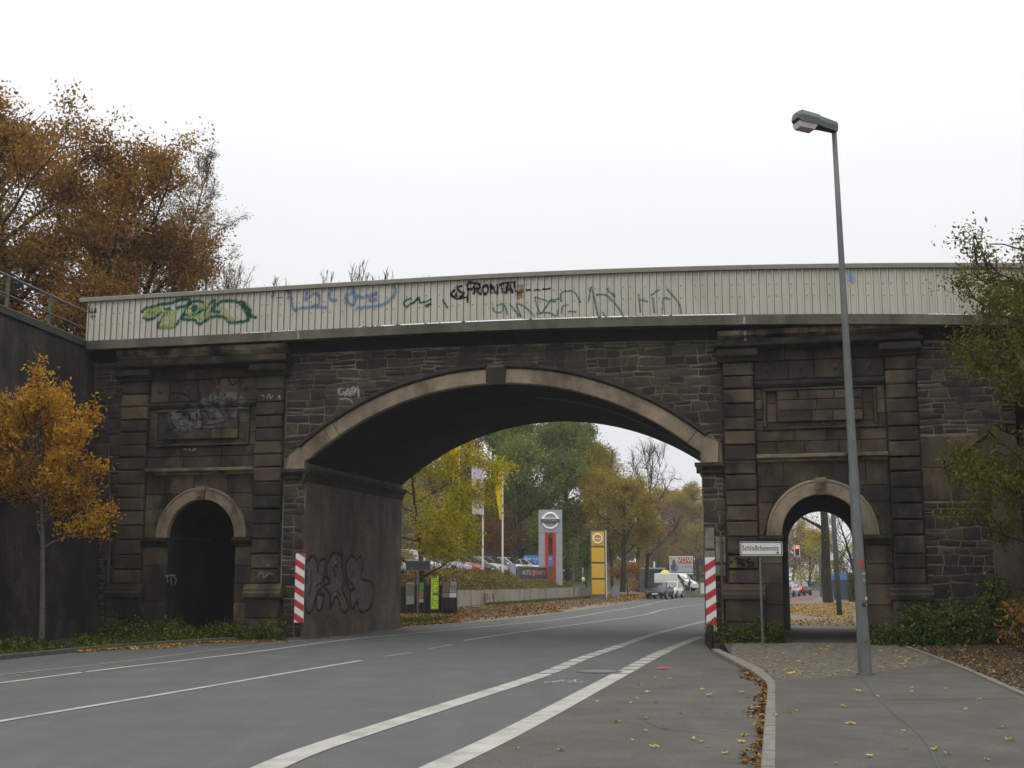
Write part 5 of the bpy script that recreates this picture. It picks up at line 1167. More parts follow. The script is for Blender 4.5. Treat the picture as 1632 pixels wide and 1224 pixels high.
# ================================================================== STREET FURNITURE
def text(s, size, m, parent, loc, rot, name='lettering', ext_=.002, sx=1., align='CENTER'):
    c = bpy.data.curves.new(name, 'FONT'); c.body = s; c.size = size; c.extrude = ext_; c.align_x = align; c.align_y = 'CENTER'; c.resolution_u = 3
    tmp = bpy.data.objects.new('tmp', c); c.space_character = 1.1; c.offset = .0015 if size < .2 else 0.; me = bpy.data.meshes.new_from_object(tmp); bpy.data.objects.remove(tmp); me.materials.clear(); me.materials.append(MT[m] if isinstance(m, str) else m)
    o = link(name, me, None, parent); o.location = loc; o.rotation_euler = rot; o.scale = (sx, 1, 1); return o
# --- street lamp
lb = G(1379, 1075, PZ); lt = D(1329, 203, lb.y)
lamp = thing('street_lamp', 'tall grey street lamp with a tapering pole standing on the footpath', 'street lamp', lb)
v = lt-lb
mb = MB(); mb.tube([(0, 0, -.1), (0, 0, .02)]+[tuple(v*t+Vector((0, 0, 0))) for t in (.03, .1, .2, .35, .36, .6, .8, 1.)], [.115, .11, .106, .1, .094, .085, .078, .06, .05, .044], 16); mb.obj('pole', 'galv', lamp, smooth=True)
mb = MB(); mb.tube([(0, 0, 0), (0, 0, .03)], .15, 16); mb.obj('base_collar', 'galv', lamp)
mb = MB(); mb.box(-.05, .05, -.125, -.105, .55, .95); mb.obj('service_door', 'galv', lamp)
# luminaire: arm end at the pole top, head pointing left
L0 = v+Vector((.03, 0, .02)); hx = Vector((-1, -.25, .12)).normalized(); hy = Vector((-hx.y, hx.x, 0)).normalized(); hz = hx.cross(hy)*-1
if hz.z < 0: hz = -hz
def hp(a, b, c): return tuple(L0+hx*a+hy*b+hz*c)
mb = MB(); ST = [(-.03, .05, -.1, .05), (.0, .065, -.115, .07), (.3, .1, -.1, .1), (.4, .15, -.1, .115), (.72, .16, -.1, .13), (.80, .12, -.04, .08)]
V = []
for x, hw, zb, zt in ST: V += [hp(x, -hw, zb), hp(x, hw, zb), hp(x, hw, zb+(zt-zb)*.55), hp(x, hw*.62, zt), hp(x, -hw*.62, zt), hp(x, -hw, zb+(zt-zb)*.55)]
mb.add(V, [(i*6+j, i*6+(j+1) % 6, (i+1)*6+(j+1) % 6, (i+1)*6+j) for i in range(len(ST)-1) for j in range(6)]+[tuple(range(6)), tuple(range(len(V)-1, len(V)-7, -1))]); mb.obj('lamp_housing', 'hood', lamp)
mb = MB(); V = []
for a0, a1, hw, z in ((.41, .77, .14, -.1), (.45, .73, .11, -.19)): V += [hp(a0, -hw, z), hp(a1, -hw, z), hp(a1, hw, z), hp(a0, hw, z)]
mb.add(V, [(0, 1, 5, 4), (1, 2, 6, 5), (2, 3, 7, 6), (3, 0, 4, 7), (4, 5, 6, 7)]); mb.obj('refractor', 'lens', lamp)
def sticker(px0, px1, py0, py1, c, m, shape='box'):
    p = D((px0+px1)/2, (py0+py1)/2, lb.y)-lb; t = p.z/v.z; cx_ = v*t; r = .101; n = 7
    hw_ = (px1-px0)/2/F*lb.y; hh = (py1-py0)/2/F*lb.y; off = p.x-cx_.x; mb = MB(); V = []
    for i in range(n):
        s_ = -1+2*i/(n-1); x = off+hw_*s_; a = max(-.98, min(.98, x/r)); hh_ = hh*(math.sqrt(max(.05, 1-s_*s_)) if shape == 'oval' else 1)
        V += [(cx_.x+r*a, cx_.y-r*math.sqrt(1-a*a)*1.0-.003, p.z-hh_), (cx_.x+r*a, cx_.y-r*math.sqrt(1-a*a)-.003, p.z+hh_)]
    mb.add(V, [(2*i, 2*i+2, 2*i+3, 2*i+1) for i in range(n-1)]); mb.obj('sticker', m, lamp)['label'] = c
sticker(1367, 1375, 893, 905, 'oval red sticker', 'red', 'oval'); sticker(1371, 1381, 960, 967, 'black sticker with an orange end', 'black'); sticker(1377.5, 1381, 960.5, 966, 'orange patch of the black sticker', plain('orange_print', (.35, .1, .02)))
sticker(1371, 1380, 912, 916, 'torn pale paper rest', plain('torn_paper', (.3, .26, .26), .8)); sticker(1377, 1381.5, 951, 956, 'small white paper rest', 'white'); sticker(1372, 1380, 922, 927, 'faded paper rest', plain('faded_paper', (.2, .19, .19), .8))
# --- place-name sign
sp_ = D(1215.5, 1020, 30.2); sp_.z = .08; dS = sp_.y
sg = thing('place_name_sign', 'white place-name sign on a thin grey post in front of the small arch', 'sign', sp_)
def SX(px, py): p = D(px, py, dS)-sp_; return p
a, b = SX(1179, 886), SX(1246, 863)
mb = MB(); mb.tube([(0, 0, -.1), (0, 0, SX(1211, 864).z)], .03, 10); mb.obj('post', 'galv', sg)
def rrect(x0, x1, z0, z1, r, n=5):
    out = []
    for cx_, cz_, a0 in ((x1-r, z0+r, -90), (x1-r, z1-r, 0), (x0+r, z1-r, 90), (x0+r, z0+r, 180)):
        out += [(cx_+r*math.cos(R(a0+90*i/n)), cz_+r*math.sin(R(a0+90*i/n))) for i in range(n+1)]
    return out
cx_ = (a.x+b.x)/2; hw, z0, z1 = (b.x-a.x)/2, a.z, b.z
mb = MB(); mb.prism(rrect(a.x, b.x, z0, z1, .04), -.045, -.032); mb.obj('sign_panel', 'white', sg)
mb = MB(); o1, o2 = rrect(a.x+.015, b.x-.015, z0+.015, z1-.015, .035), rrect(a.x+.035, b.x-.035, z0+.035, z1-.035, .025); n = len(o1)
mb.add([(x, -.047, z) for x, z in o1]+[(x, -.047, z) for x, z in o2], [(i, (i+1) % n, (i+1) % n+n, i+n) for i in range(n)]); mb.obj('sign_border', 'black', sg)
o1, o2 = rrect(a.x-.008, b.x+.008, z0-.008, z1+.008, .045), rrect(a.x+.002, b.x-.002, z0+.002, z1-.002, .04)
mb = MB(); n = len(o1); mb.add([(x, -.05, z) for x, z in o1]+[(x, -.05, z) for x, z in o2]+[(x, -.03, z) for x, z in o1], [(i, (i+1) % n, (i+1) % n+n, i+n) for i in range(n)]+[(i+2*n, (i+1) % n+2*n, (i+1) % n, i) for i in range(n)]); mb.obj('sign_frame', 'galv', sg)
tx = text('Schloßchemnitz', .18, 'black', sg, (cx_-.02, -.048, (z0+z1)/2+.01), (R(90), 0, 0), sx=.71)
mb = MB(); mb.box(b.x-.15, b.x-.09, -.0485, -.0465, z0+.05, z0+.1); mb.obj('sticker', plain('grey_blue_sticker', (.12, .16, .17)), sg)
for zz in (z0+.08, z1-.08):
    mb = MB(); mb.box(-.04, .04, -.034, .035, zz-.015, zz+.015); mb.obj('bracket', 'galv', sg)
# --- striped obstruction boards
def striped(name, label, u, w, z0, z1, wd, flip):
    p = BW_(u, w); root = thing(name, label, 'warning board', p, -A*.6)
    mb = MB(); mb.box(-wd/2, wd/2, -.02, 0, z0, z1); mb.obj('board', 'white', root)
    n = 5; h_ = (z1-z0); per = h_/n*.98; sl_ = per*.46*(1 if flip else -1); mb = MB()
    for k in range(-1, n+1):
        zc = z0+k*per+(.0 if not flip else .1)
        poly = [(-wd/2, zc-sl_/2), (wd/2, zc+sl_/2), (wd/2, zc+sl_/2+per/2), (-wd/2, zc-sl_/2+per/2)]
        poly = clip(clip(poly, 0, 1, z0), 0, -1, -z1)
        if len(poly) > 2: mb.add([(x, -.0225, z) for x, z in poly], [tuple(range(len(poly)))])
    mb.obj('stripes', 'red', root)
    for x in (-wd*.3, wd*.3):
        mb = MB(); mb.box(x-.02, x+.02, .002, .09, z1-.3, z1-.26); mb.obj('bracket', 'dark', root)
        mb = MB(); mb.box(x-.02, x+.02, .002, .09, z0+.2, z0+.24); mb.obj('bracket', 'dark', root)
    return root
striped('warning_board', 'red and white striped board at the road arch corner, stripes falling to the right', *BF(478, 937, -.33)[:1], -.34, BF(478, 992, -.34)[1], BF(478, 882, -.34)[1], .27, False)
rb = striped('warning_board', 'red and white striped board beside the weedy pier, stripes rising to the right', *BF(1133, 947, -.33)[:1], -.34, BF(1133, 1006, -.34)[1], BF(1133, 888, -.34)[1], .26, True)
# dark guard stone under the right board, conduit beside
gs = thing('guard_stone', 'dark guard stone at the right corner of the road arch, under the striped board', 'guard stone', BW_(5.28, -.45), -A)
mb = MB(); mb.tube([(0, 0, -.1), (0, 0, .3), (.04, .08, .5)], [.13, .11, .08], 8); mb.obj('stone', 'darkcap', gs); gs.children[0].name = 'body'
cd = thing('conduit', 'thin rusty cable pipe running up the rubble beside the right striped board', 'pipe', BW_(5.62, -.1), -A)
mb = MB(); mb.tube([(0, 0, .1), (0, 0, 2.9)], .035, 8); mb.obj('pipe', plain('conduit_brown', (.09, .06, .035), .7), cd)
# --- row of posters behind the bridge
def uvp(px, py, dep): p = D(px, py, dep); return p
dP = 60.
def poster(name, label, x0, x1, y0, y1, cols, dep=dP, legs=True, cat='poster board', face=None, yb=None):
    c = uvp((x0+x1)/2, y0, dep); root = thing(name, label, cat, (c.x, dep, 0))
    W_ = (x1-x0)/F*dep; zt, zb = uvp(x0, y0, dep).z, uvp(x0, y1, dep).z
    mb = MB(); mb.box(-W_/2, W_/2, 0, .05, zb, zt); mb.obj('board', 'board', root)
    if legs:
        for s_ in (-1, 1): mb = MB(); mb.box(s_*W_/2-.025, s_*W_/2+.025, .05, .1, -.1, zt); mb.obj('post', 'dark', root)
    for nm, fx0, fx1, fz0, fz1, m in cols:
        mb = MB(); mb.box(-W_/2+W_*fx0, -W_/2+W_*fx1, -.006, -.001, zb+(zt-zb)*fz0, zb+(zt-zb)*fz1); mb.obj(nm, m, root)
    return root, W_, zb, zt
pm = lambda n_, c: plain(n_, c, .7, var=.25, vscale=9)
neon = plain('lime_poster', (.42, .62, .02), .6, var=.05); ink = plain('poster_ink', (.02, .03, .01), .7)
r_, W_, zb, zt = poster('poster_board', 'lime-green event poster, the brightest in the row behind the bridge', 687, 699, 916, 972, [('poster', .02, .98, .02, .98, neon)])
rp_ = random.Random(4); mb = MB()
for half in (0, 1):
    for k in range(10):
        z = zb+(zt-zb)*(.03+half*.49+k*.047); hgt = (zt-zb)*(.09 if k == 8 else .018)
        if k == 9: continue
        x = -W_*.42
        while x < W_*.4:
            w = rp_.uniform(.02, .07); 
            if rp_.random() < .8: mb.box(x, min(x+w, W_*.44), -.009, -.007, z, z+hgt)
            x += w+.012
mb.obj('poster_print', ink, r_)
r_, W_, zb, zt = poster('poster_board', 'board with grey and brown posters at the end of the concrete wall', 705, 728, 926, 971, [('poster', .02, .47, .6, .98, pm('poster_brown', (.12, .08, .05))), ('poster', .52, .98, .6, .98, pm('poster_bw', (.25, .25, .26))), ('poster', .02, .47, .42, .58, pm('poster_grey', (.14, .12, .13))), ('poster', .5, .98, .42, .58, plain('poster_white', (.5, .45, .47), .7, var=.05))])
mb = MB()
for i in range(4):
    z = zt-(.15+.1*(i % 2))*(zt-zb); x = W_*(.1+.1*i); mb.tube([(x-.03, -.012, z-.12), (x, -.012, z+.1), (x+.05, -.012, z-.1)], .014, 4)
mb.obj('poster_print', ink, r_)
r_, W_, zb, zt = poster('poster_board', 'grey patterned poster half hidden by the bridge wall', 648, 660, 927, 963, [('poster', .0, 1, .0, .98, pm('poster_grey_green', (.2, .21, .18)))])
mb = MB(); 
for i in range(6): x = -W_*.38+W_*.15*i; mb.tube([(x, -.012, zb+.4), (x+.03, -.012, zb+.75), (x-.01, -.012, zt-.12)], .012, 4)
mb.obj('poster_print', ink, r_)
poster('poster_board', 'dark poster with a green top between the grey one and the sign post', 668, 676, 928, 960, [('poster', .1, .95, .62, .98, plain('poster_green', (.05, .2, .05), .7)), ('poster', .0, .9, .2, .6, pm('poster_redbrown', (.22, .1, .06))), ('poster', 0, .9, .0, .17, pm('poster_paper', (.3, .29, .25)))])
ht = thing('timber_fence', 'dark timber screen of upright boards behind the posters', 'fence', (0, 0, 0))
i = 0
for px in np.arange(634, 728, 3.4):
    p = D(px, 924, dP+.7); mb = MB(); w_ = 3.1/F*dP/2; zt = .95+rnd.uniform(.35, .55) ; mb.box(p.x-w_, p.x+w_, p.y, p.y+.04, -.1, zt); mb.obj('plank', 'board', ht); i += 1
# back of the other place-name sign
q = G(665, 981, .02); dq = q.y
bs = thing('place_name_sign', 'dark blank back of a place-name sign on a thin post behind the bridge', 'sign', q)
a, b = D(647, 909, dq)-q, D(686, 894, dq)-q
mb = MB(); mb.prism(rrect(a.x, b.x, a.z, b.z, .04), -.01, .006); mb.obj('sign_panel', plain('sign_back', (.035, .04, .042), .5), bs)
mb = MB(); o1, o2 = rrect(a.x-.01, b.x+.01, a.z-.01, b.z+.01, .045), rrect(a.x+.02, b.x-.02, a.z+.02, b.z-.02, .03); n = len(o1)
mb.add([(x, -.02, z) for x, z in o1]+[(x, -.02, z) for x, z in o2], [(i, (i+1) % n, (i+1) % n+n, i+n) for i in range(n)]); mb.obj('sign_frame', 'galv', bs)
mb = MB(); mb.tube([(0, .03, -.1), (0, .03, b.z)], .03, 8); mb.obj('post', 'galv', bs)
mb = MB(); mb.box(a.x+.25, a.x+.33, -.014, -.011, a.z+.05, a.z+.14); mb.obj('sticker', 'galv', bs)
# --- banner poles
def flagpole(label, px, dep, ytop, fl, m, drop, wtop, wbot, group='banner poles of the car park'):
    zt = D(px, ytop, dep).z; p = D(px, 900, dep); root = thing('flagpole', label, 'flagpole', (p.x, dep, 1.2), 0, group); zt -= 1.2
    mb = MB(); mb.tube([(0, 0, -.4), (0, 0, zt*.5), (0, 0, zt)], [.075, .06, .04], 8); mb.obj('pole', 'white', root)
    mb = MB(); mb.tube([(0, 0, zt-.02), (-wtop, 0, zt+.02)], .02, 6); mb.obj('arm', 'galv', root)
    mb = MB(); N_ = 18; V = []
    for i in range(N_+1):
        t = i/N_; z = zt-.05-drop*t; w = wtop*(1-t)+wbot*t; k_ = 6
        for j in range(k_+1): s_ = j/k_; V.append((-.06-w*s_, .05*math.sin(t*9+s_*5)*(t+.2)+.08*math.sin(s_*7+t*3)*t, z+.05*math.sin(s_*3)*t))
    mb.add(V, [(i*7+j, i*7+j+1, i*7+j+8, i*7+j+7) for i in range(N_) for j in range(6)]); mb.obj('banner', m, root, smooth=True)
    return root, zt
r_, zt = flagpole('banner pole with a narrow yellow banner, the right-hand one', 801, 90, 737, 0, leafmat('yellow_cloth', [(.6, .42, .01), (.7, .5, .02)], .4), 4.2, .82, .15)
mb = MB(); mb.add([(-.5+.1*math.cos(t*.5236), -.11, zt-1.05+.1*math.sin(t*.5236)) for t in range(12)], [tuple(range(12))]); mb.obj('banner_emblem', 'grey', r_)
r_, zt = flagpole('banner pole with a pale banner and red emblem, the middle one', 769.5, 92, 722, 0, leafmat('white_cloth', [(.5, .47, .5), (.6, .57, .6)], .4), 4.6, .85, .75)
mb = MB(); mb.tube([(-.4, -.13, zt-2.6), (-.38, -.14, zt-2.0)], [.14, .12], 8); mb.obj('banner_emblem', 'red', r_)
flagpole('banner pole with a short yellow banner half hidden by the arch', 731, 94, 700, 0, leafmat('yellow_cloth_b', [(.6, .42, .01), (.7, .5, .02)], .4), 3.2, .8, .6)
for px, dep, yt, lab in ((717, 86, 880, 'short white post before the silver car'),):
    p = D(px, 905, dep); root = thing('post', lab, 'post', (p.x, dep, 1.5)); mb = MB(); mb.tube([(0, 0, -.3), (0, 0, D(px, yt, dep).z-1.5)], .07, 8); mb.obj('shaft', 'white', root)
MT['bright'] = plain('bright_emblem', (.85, .85, .85), .3, var=.03)
# --- silver tower sign
dT = 104.; p0 = D(877.5, 915, dT); W_ = 37.5/F*dT; zt = D(877, 812.5, dT).z; zb = 1.2
tw = thing('sign_tower', 'tall silver sign tower with a chrome ring emblem and two red strips', 'sign', (p0.x, dT, 0), R(-3))
sy = lambda py: D(877, py, dT).z
mb = MB(); mb.box(-W_/2, W_/2, 0, .45, sy(848.5), zt); mb.obj('head_panel', 'grey', tw)
for s_ in (-1, 1):
    zs = [zb, sy(900), sy(884.5), sy(866.5), sy(848.8)]
    for za, zb_ in zip(zs, zs[1:]):
        x0, x1 = sorted((s_*W_/2, s_*W_*.235)); mb = MB(); mb.box(x0, x1, 0, .45, za+.01, zb_-.01); mb.obj('side_panel', 'grey', tw)
    x0, x1 = sorted((s_*W_*.232, s_*W_*.09)); mb = MB(); mb.box(x0, x1, .02, .43, zb, sy(848.9)); mb.obj('red_strip', 'red', tw)
zc = sy(830); rr_ = 12/F*dT
mb = MB(); mb.tube([(rr_*math.cos(t*math.pi/16), -.06, zc+rr_*math.sin(t*math.pi/16)) for t in range(33)], .085, 6, cap=False); mb.obj('emblem_ring', 'bright', tw)
mb = MB(); mb.box(-rr_*1.2, rr_*1.2, -.2, -.02, zc-.13, zc+.15); mb.obj('emblem_bar', plain('emblem_bar_dark', (.08, .08, .085), .3, .8), tw)
mb = MB(); mb.box(-rr_*1.2, rr_*1.2, -.21, -.03, zc+.15, zc+.2); mb.obj('emblem_bar_rim', 'bright', tw)
text('NISSAN', .28, 'chrome', tw, (0, -.205, zc+.01), (R(90), 0, 0), sx=1.15)
# --- yellow tower sign
dY = 110.; p0 = D(953.5, 948, dY); tw = thing('sign_tower', 'yellow sign tower of four stacked panels with a ring emblem, white edge strip', 'sign', (p0.x, dY, 0), R(-4))
fy = lambda py: D(953, py, dY).z; fx = lambda px: D(px, 900, dY).x-p0.x
mb = MB(); mb.box(fx(941.5), fx(966), .03, .4, 0, fy(845)); mb.obj('frame', plain('tower_frame', (.12, .11, .1), .5), tw)
for a, b in ((847.5, 870), (873, 896), (899, 921.5), (924.5, 947.5)):
    mb = MB(); mb.cbox(fx(943), fx(963.5), -.03, .05, fy(b), fy(a), .03); mb.obj('yellow_panel', 'yellow', tw)
mb = MB(); mb.box(fx(965.3), fx(966.8), -.05, .42, 0, fy(845.5)); mb.obj('edge_strip', 'white', tw)
zc, xc, rr_ = fy(858.5), fx(953), 7/F*dY
mb = MB(); mb.tube([(xc+rr_*math.cos(t*math.pi/14), -.08, zc+rr_*math.sin(t*math.pi/14)) for t in range(29)], .06, 6, cap=False); mb.obj('emblem_ring', 'bright', tw)
mb = MB(); mb.add([(xc-rr_*1.35, -.12, zc+.06), (xc+.05, -.12, zc+.05), (xc+.05, -.12, zc-.03), (xc-rr_*1.1, -.12, zc+.03), (xc+rr_*1.35, -.12, zc-.04), (xc-.05, -.12, zc-.05), (xc-.05, -.12, zc+.03), (xc+rr_*1.1, -.12, zc-.01)], [(0, 3, 2, 1), (4, 7, 6, 5)]); mb.obj('emblem_flash', 'bright', tw)
# --- blue billboard board behind, banner on the mound
dB = 112.; p0 = D(864, 890, dB); bb = thing('advertising_board', 'light blue advertising board half hidden behind the silver sign tower', 'billboard', (p0.x, dB, 1.9))
mb = MB(); z0, z1 = D(0, 903, dB).z-1.9, D(0, 885, dB).z-1.9; mb.box(-1.7, 1.6, 0, .06, z0, z1); mb.obj('board', plain('blue_print', (.05, .17, .42), .6), bb)
text('Der neue Opel', .36, 'white', bb, (-.35, -.01, z1-.3), (R(90), 0, 0)); text('jetzt da', .24, 'white', bb, (-.95, -.01, z1-.62), (R(90), 0, 0))
for x in (-1.4, 1.3): mb = MB(); mb.box(x-.04, x+.04, .07, .14, -.2, z1); mb.obj('post', 'galv', bb)
dM = 80.
pxof = lambda p: CX+F*p.x/(p.y*cp)
def onwall(px, d_):
    best = min(range(400), key=lambda i: abs(pxof(at_len(pw, Sw, Sw[-1]*i/399)[0]+nr*d_)-px)); return at_len(pw, Sw, Sw[-1]*best/399)[0]+nr*d_
pa, pb = onwall(813, 1.5), onwall(884, 1.5); c_ = (pa+pb)/2; an = math.atan2(pb.y-pa.y, pb.x-pa.x); Lb = (pb-pa).length
bn = thing('banner', 'dark and green printed banner with AUTO lettering on the mound', 'banner', (c_.x, c_.y, 0), an)
yb_ = (pa.y+pb.y)/2; z0, z1 = D(0, 923, yb_).z, D(0, 903, yb_).z
kb = Lb/3.1
mb = MB(); mb.box(-Lb/2+.45*kb, Lb/2, 0, .03, z0, z1); mb.obj('cloth', plain('green_print', (.06, .1, .02), .6, var=.4, vscale=2), bn)
mb = MB(); mb.box(-Lb/2*.62, Lb/2*.58, -.01, .0, z0+.02, z1-.05); mb.obj('dark_print', plain('dark_print', (.022, .022, .024), .6), bn)
mb = MB(); mb.box(-Lb/2*.62, Lb/2, -.012, .0, z1-.07, z1); mb.obj('top_stripe', 'red', bn)
mb = MB(); mb.box(-Lb/2, -Lb/2+.36*kb, 0, .03, z0-.02, z1+.15); mb.obj('side_panel', pm('blue_white_print', (.28, .28, .42)), bn)
text('AUTO', .5, 'white', bn, (-.5*kb, -.013, (z0+z1)/2), (R(90), 0, 0), sx=.4*kb); text('MORITZ', .5, plain('red_white', (.55, .25, .22)), bn, (.42*kb, -.013, (z0+z1)/2), (R(90), 0, 0), sx=.4*kb)
mb = MB(); mb.box(-.12*kb, .02*kb, -.03, -.012, (z0+z1)/2-.25, (z0+z1)/2+.25); mb.obj('red_mark', plain('bright_red', (.6, .04, .02)), bn)
mb = MB(); mb.box(-Lb/2, Lb/2, -.05, .1, z0-.16, z0-.03); mb.obj('base_rail', 'concrete', bn)
for k in range(4): mb = MB(); x = -Lb/2+.3+k*(Lb-.6)/3; mb.box(x-.03, x+.03, .04, .1, 1.2, z1); mb.obj('post', 'galv', bn)
# --- thin road-sign posts in front of the wall
for px, py, yt, lab, disc in ((914.5, 955, 901, 'thin grey sign post before the concrete wall', 0), (928, 953, 902, 'thin post with a round sign seen edge-on before the end of the wall', 1)):
    q = G(px, py+6); root = thing('sign_post', lab, 'sign post', q); zt = D(px, yt, q.y).z
    mb = MB(); mb.tube([(0, 0, -.1), (0, 0, zt)], .04, 6); mb.obj('post', 'galv', root)
    if disc: mb = MB(); mb.tube([(.05, -.0, zt-.45), (.09, .0, zt-.45)], .32, 14); mb.obj('sign_disc', 'grey', root)
    if disc: mb = MB(); mb.tube([(.05, -.0, zt-1.0), (.14, -.05, zt-1.0)], .16, 10); mb.obj('small_sign', 'white', root)
q = G(981, 953); cb = thing('utility_cabinet', 'pale grey utility cabinet at the roadside right of the yellow sign tower', 'cabinet', q, .1)
mb = MB(); mb.box(-.38, .38, -.2, .2, .12, 1.0); mb.obj('body', 'grey', cb); mb = MB(); mb.box(-.41, .41, -.23, .23, 1.0, 1.06); mb.obj('lid', 'grey', cb)
mb = MB(); mb.box(-.32, .32, -.22, -.2, .18, .96); mb.obj('door', 'grey', cb); mb = MB(); mb.box(-.36, .36, -.18, .18, -.1, .12); mb.obj('plinth', 'concrete', cb)
# --- small dark building, billboard
dH = 165.; p0 = D(1042, 925, dH); hb = thing('kiosk', 'small dark flat-roofed hut on the grass behind the parked cars', 'building', (p0.x, dH, 0), R(8))
hx_ = 28/F*dH/2; z1 = D(0, 907, dH).z
mb = MB(); mb.box(-hx_, hx_, 0, 4, -.2, z1); mb.obj('wall', plain('hut_wall', (.035, .05, .05), .7), hb); mb = MB(); mb.box(-hx_-.3, hx_+.3, -.4, 4.3, z1, z1+.18); mb.obj('roof', plain('hut_roof', (.3, .32, .3), .6), hb)
mb = MB(); mb.box(-.9, .1, -.03, 0, 0, z1-.5); mb.obj('door', plain('hut_door', (.015, .02, .022), .5), hb); mb = MB(); mb.box(.5, 1.5, -.03, 0, .9, z1-.5); mb.obj('window', 'glass', hb)
mb = MB(); mb.tube([(hx_*.3, 1, z1+.18), (hx_*.3, 1, z1+1.0)], .12, 8); mb.obj('chimney', 'white', hb)
dW = 185.; p0 = D(1086, 925, dW); wb = thing('billboard', 'roadside billboard with WOW! in white on red beside a dark-clothed figure', 'billboard', (p0.x, dW, 0), R(-6))
bx = 37/F*dW/2; z0, z1 = D(0, 913.5, dW).z, D(0, 888, dW).z; hh = z1-z0
mb = MB(); mb.box(-bx, bx, 0, .12, z0, z1); mb.obj('panel', plain('pale_print', (.36, .35, .36), .6), wb)
mb = MB(); mb.box(-bx-.08, bx+.08, -.04, .16, z1, z1+.16); mb.obj('frame_top', 'white', wb); mb = MB(); mb.box(-bx-.08, bx+.08, -.04, .16, z0-.14, z0); mb.obj('frame_bottom', 'white', wb)
mb = MB(); mb.box(-bx*.24, bx*.9, -.01, -.001, z1-hh*.36, z1-hh*.03); mb.obj('red_field', 'red', wb); text('WOW!', .92, 'white', wb, (bx*.33, -.013, z1-hh*.2), (R(90), 0, 0))
mb = MB(); mb.box(-bx*.2, bx*.9, -.01, -.001, z1-hh*.42, z1-hh*.39); mb.obj('red_line', 'red', wb)
mb = MB(); mb.prism([(-bx*.85, z0+hh*.15), (-bx*.45, z0+hh*.1), (-bx*.3, z0+hh*.3), (-bx*.45, z0+hh*.6), (-bx*.5, z1-hh*.2), (-bx*.62, z1-hh*.12), (-bx*.72, z1-hh*.22), (-bx*.72, z0+hh*.6), (-bx*.9, z0+hh*.45)], -.01, -.001); mb.obj('printed_figure', plain('figure_print', (.05, .05, .06)), wb)
mb = MB(); mb.box(-bx*.5, -bx*.22, -.014, -.011, z0+hh*.22, z0+hh*.44); mb.obj('printed_bag', plain('bag_print', (.1, .2, .3)), wb)
mb = MB(); mb.box(bx*.0, bx*.85, -.01, -.001, z0+hh*.36, z0+hh*.44); mb.obj('printed_text', plain('print_grey', (.2, .26, .24), var=.4), wb); mb = MB(); mb.box(-bx, bx, -.008, -.001, z0, z0+hh*.09); mb.obj('printed_base', plain('print_mauve', (.2, .17, .22)), wb)
for x in (-bx*.7, bx*1.0): mb = MB(); mb.box(x-.08, x+.08, .1, .25, -.2, z0); mb.obj('post', 'galv', wb)
for px, dep, yt, lab in ((1108, 170, 918, 'thin pale post right of the billboard'), (1105, 150, 914, 'thin grey post just before the billboard')):
    p = D(px, 924, dep); root = thing('post', lab, 'post', (p.x, dep, 0)); mb = MB(); mb.tube([(0, 0, -.1), (0, 0, D(0, yt, dep).z)], .05, 6); mb.obj('shaft', 'galv', root)
q = D(1121, 937, 140.); root = thing('utility_cabinet', 'pale cabinet at the far roadside by the arch edge', 'cabinet', (q.x, 140, 0)); mb = MB(); mb.box(-.3, .3, -.2, .2, -.1, 1.3); mb.obj('body', 'white', root); mb = MB(); mb.box(-.33, .33, -.23, .23, 1.3, 1.36); mb.obj('lid', 'grey', root)
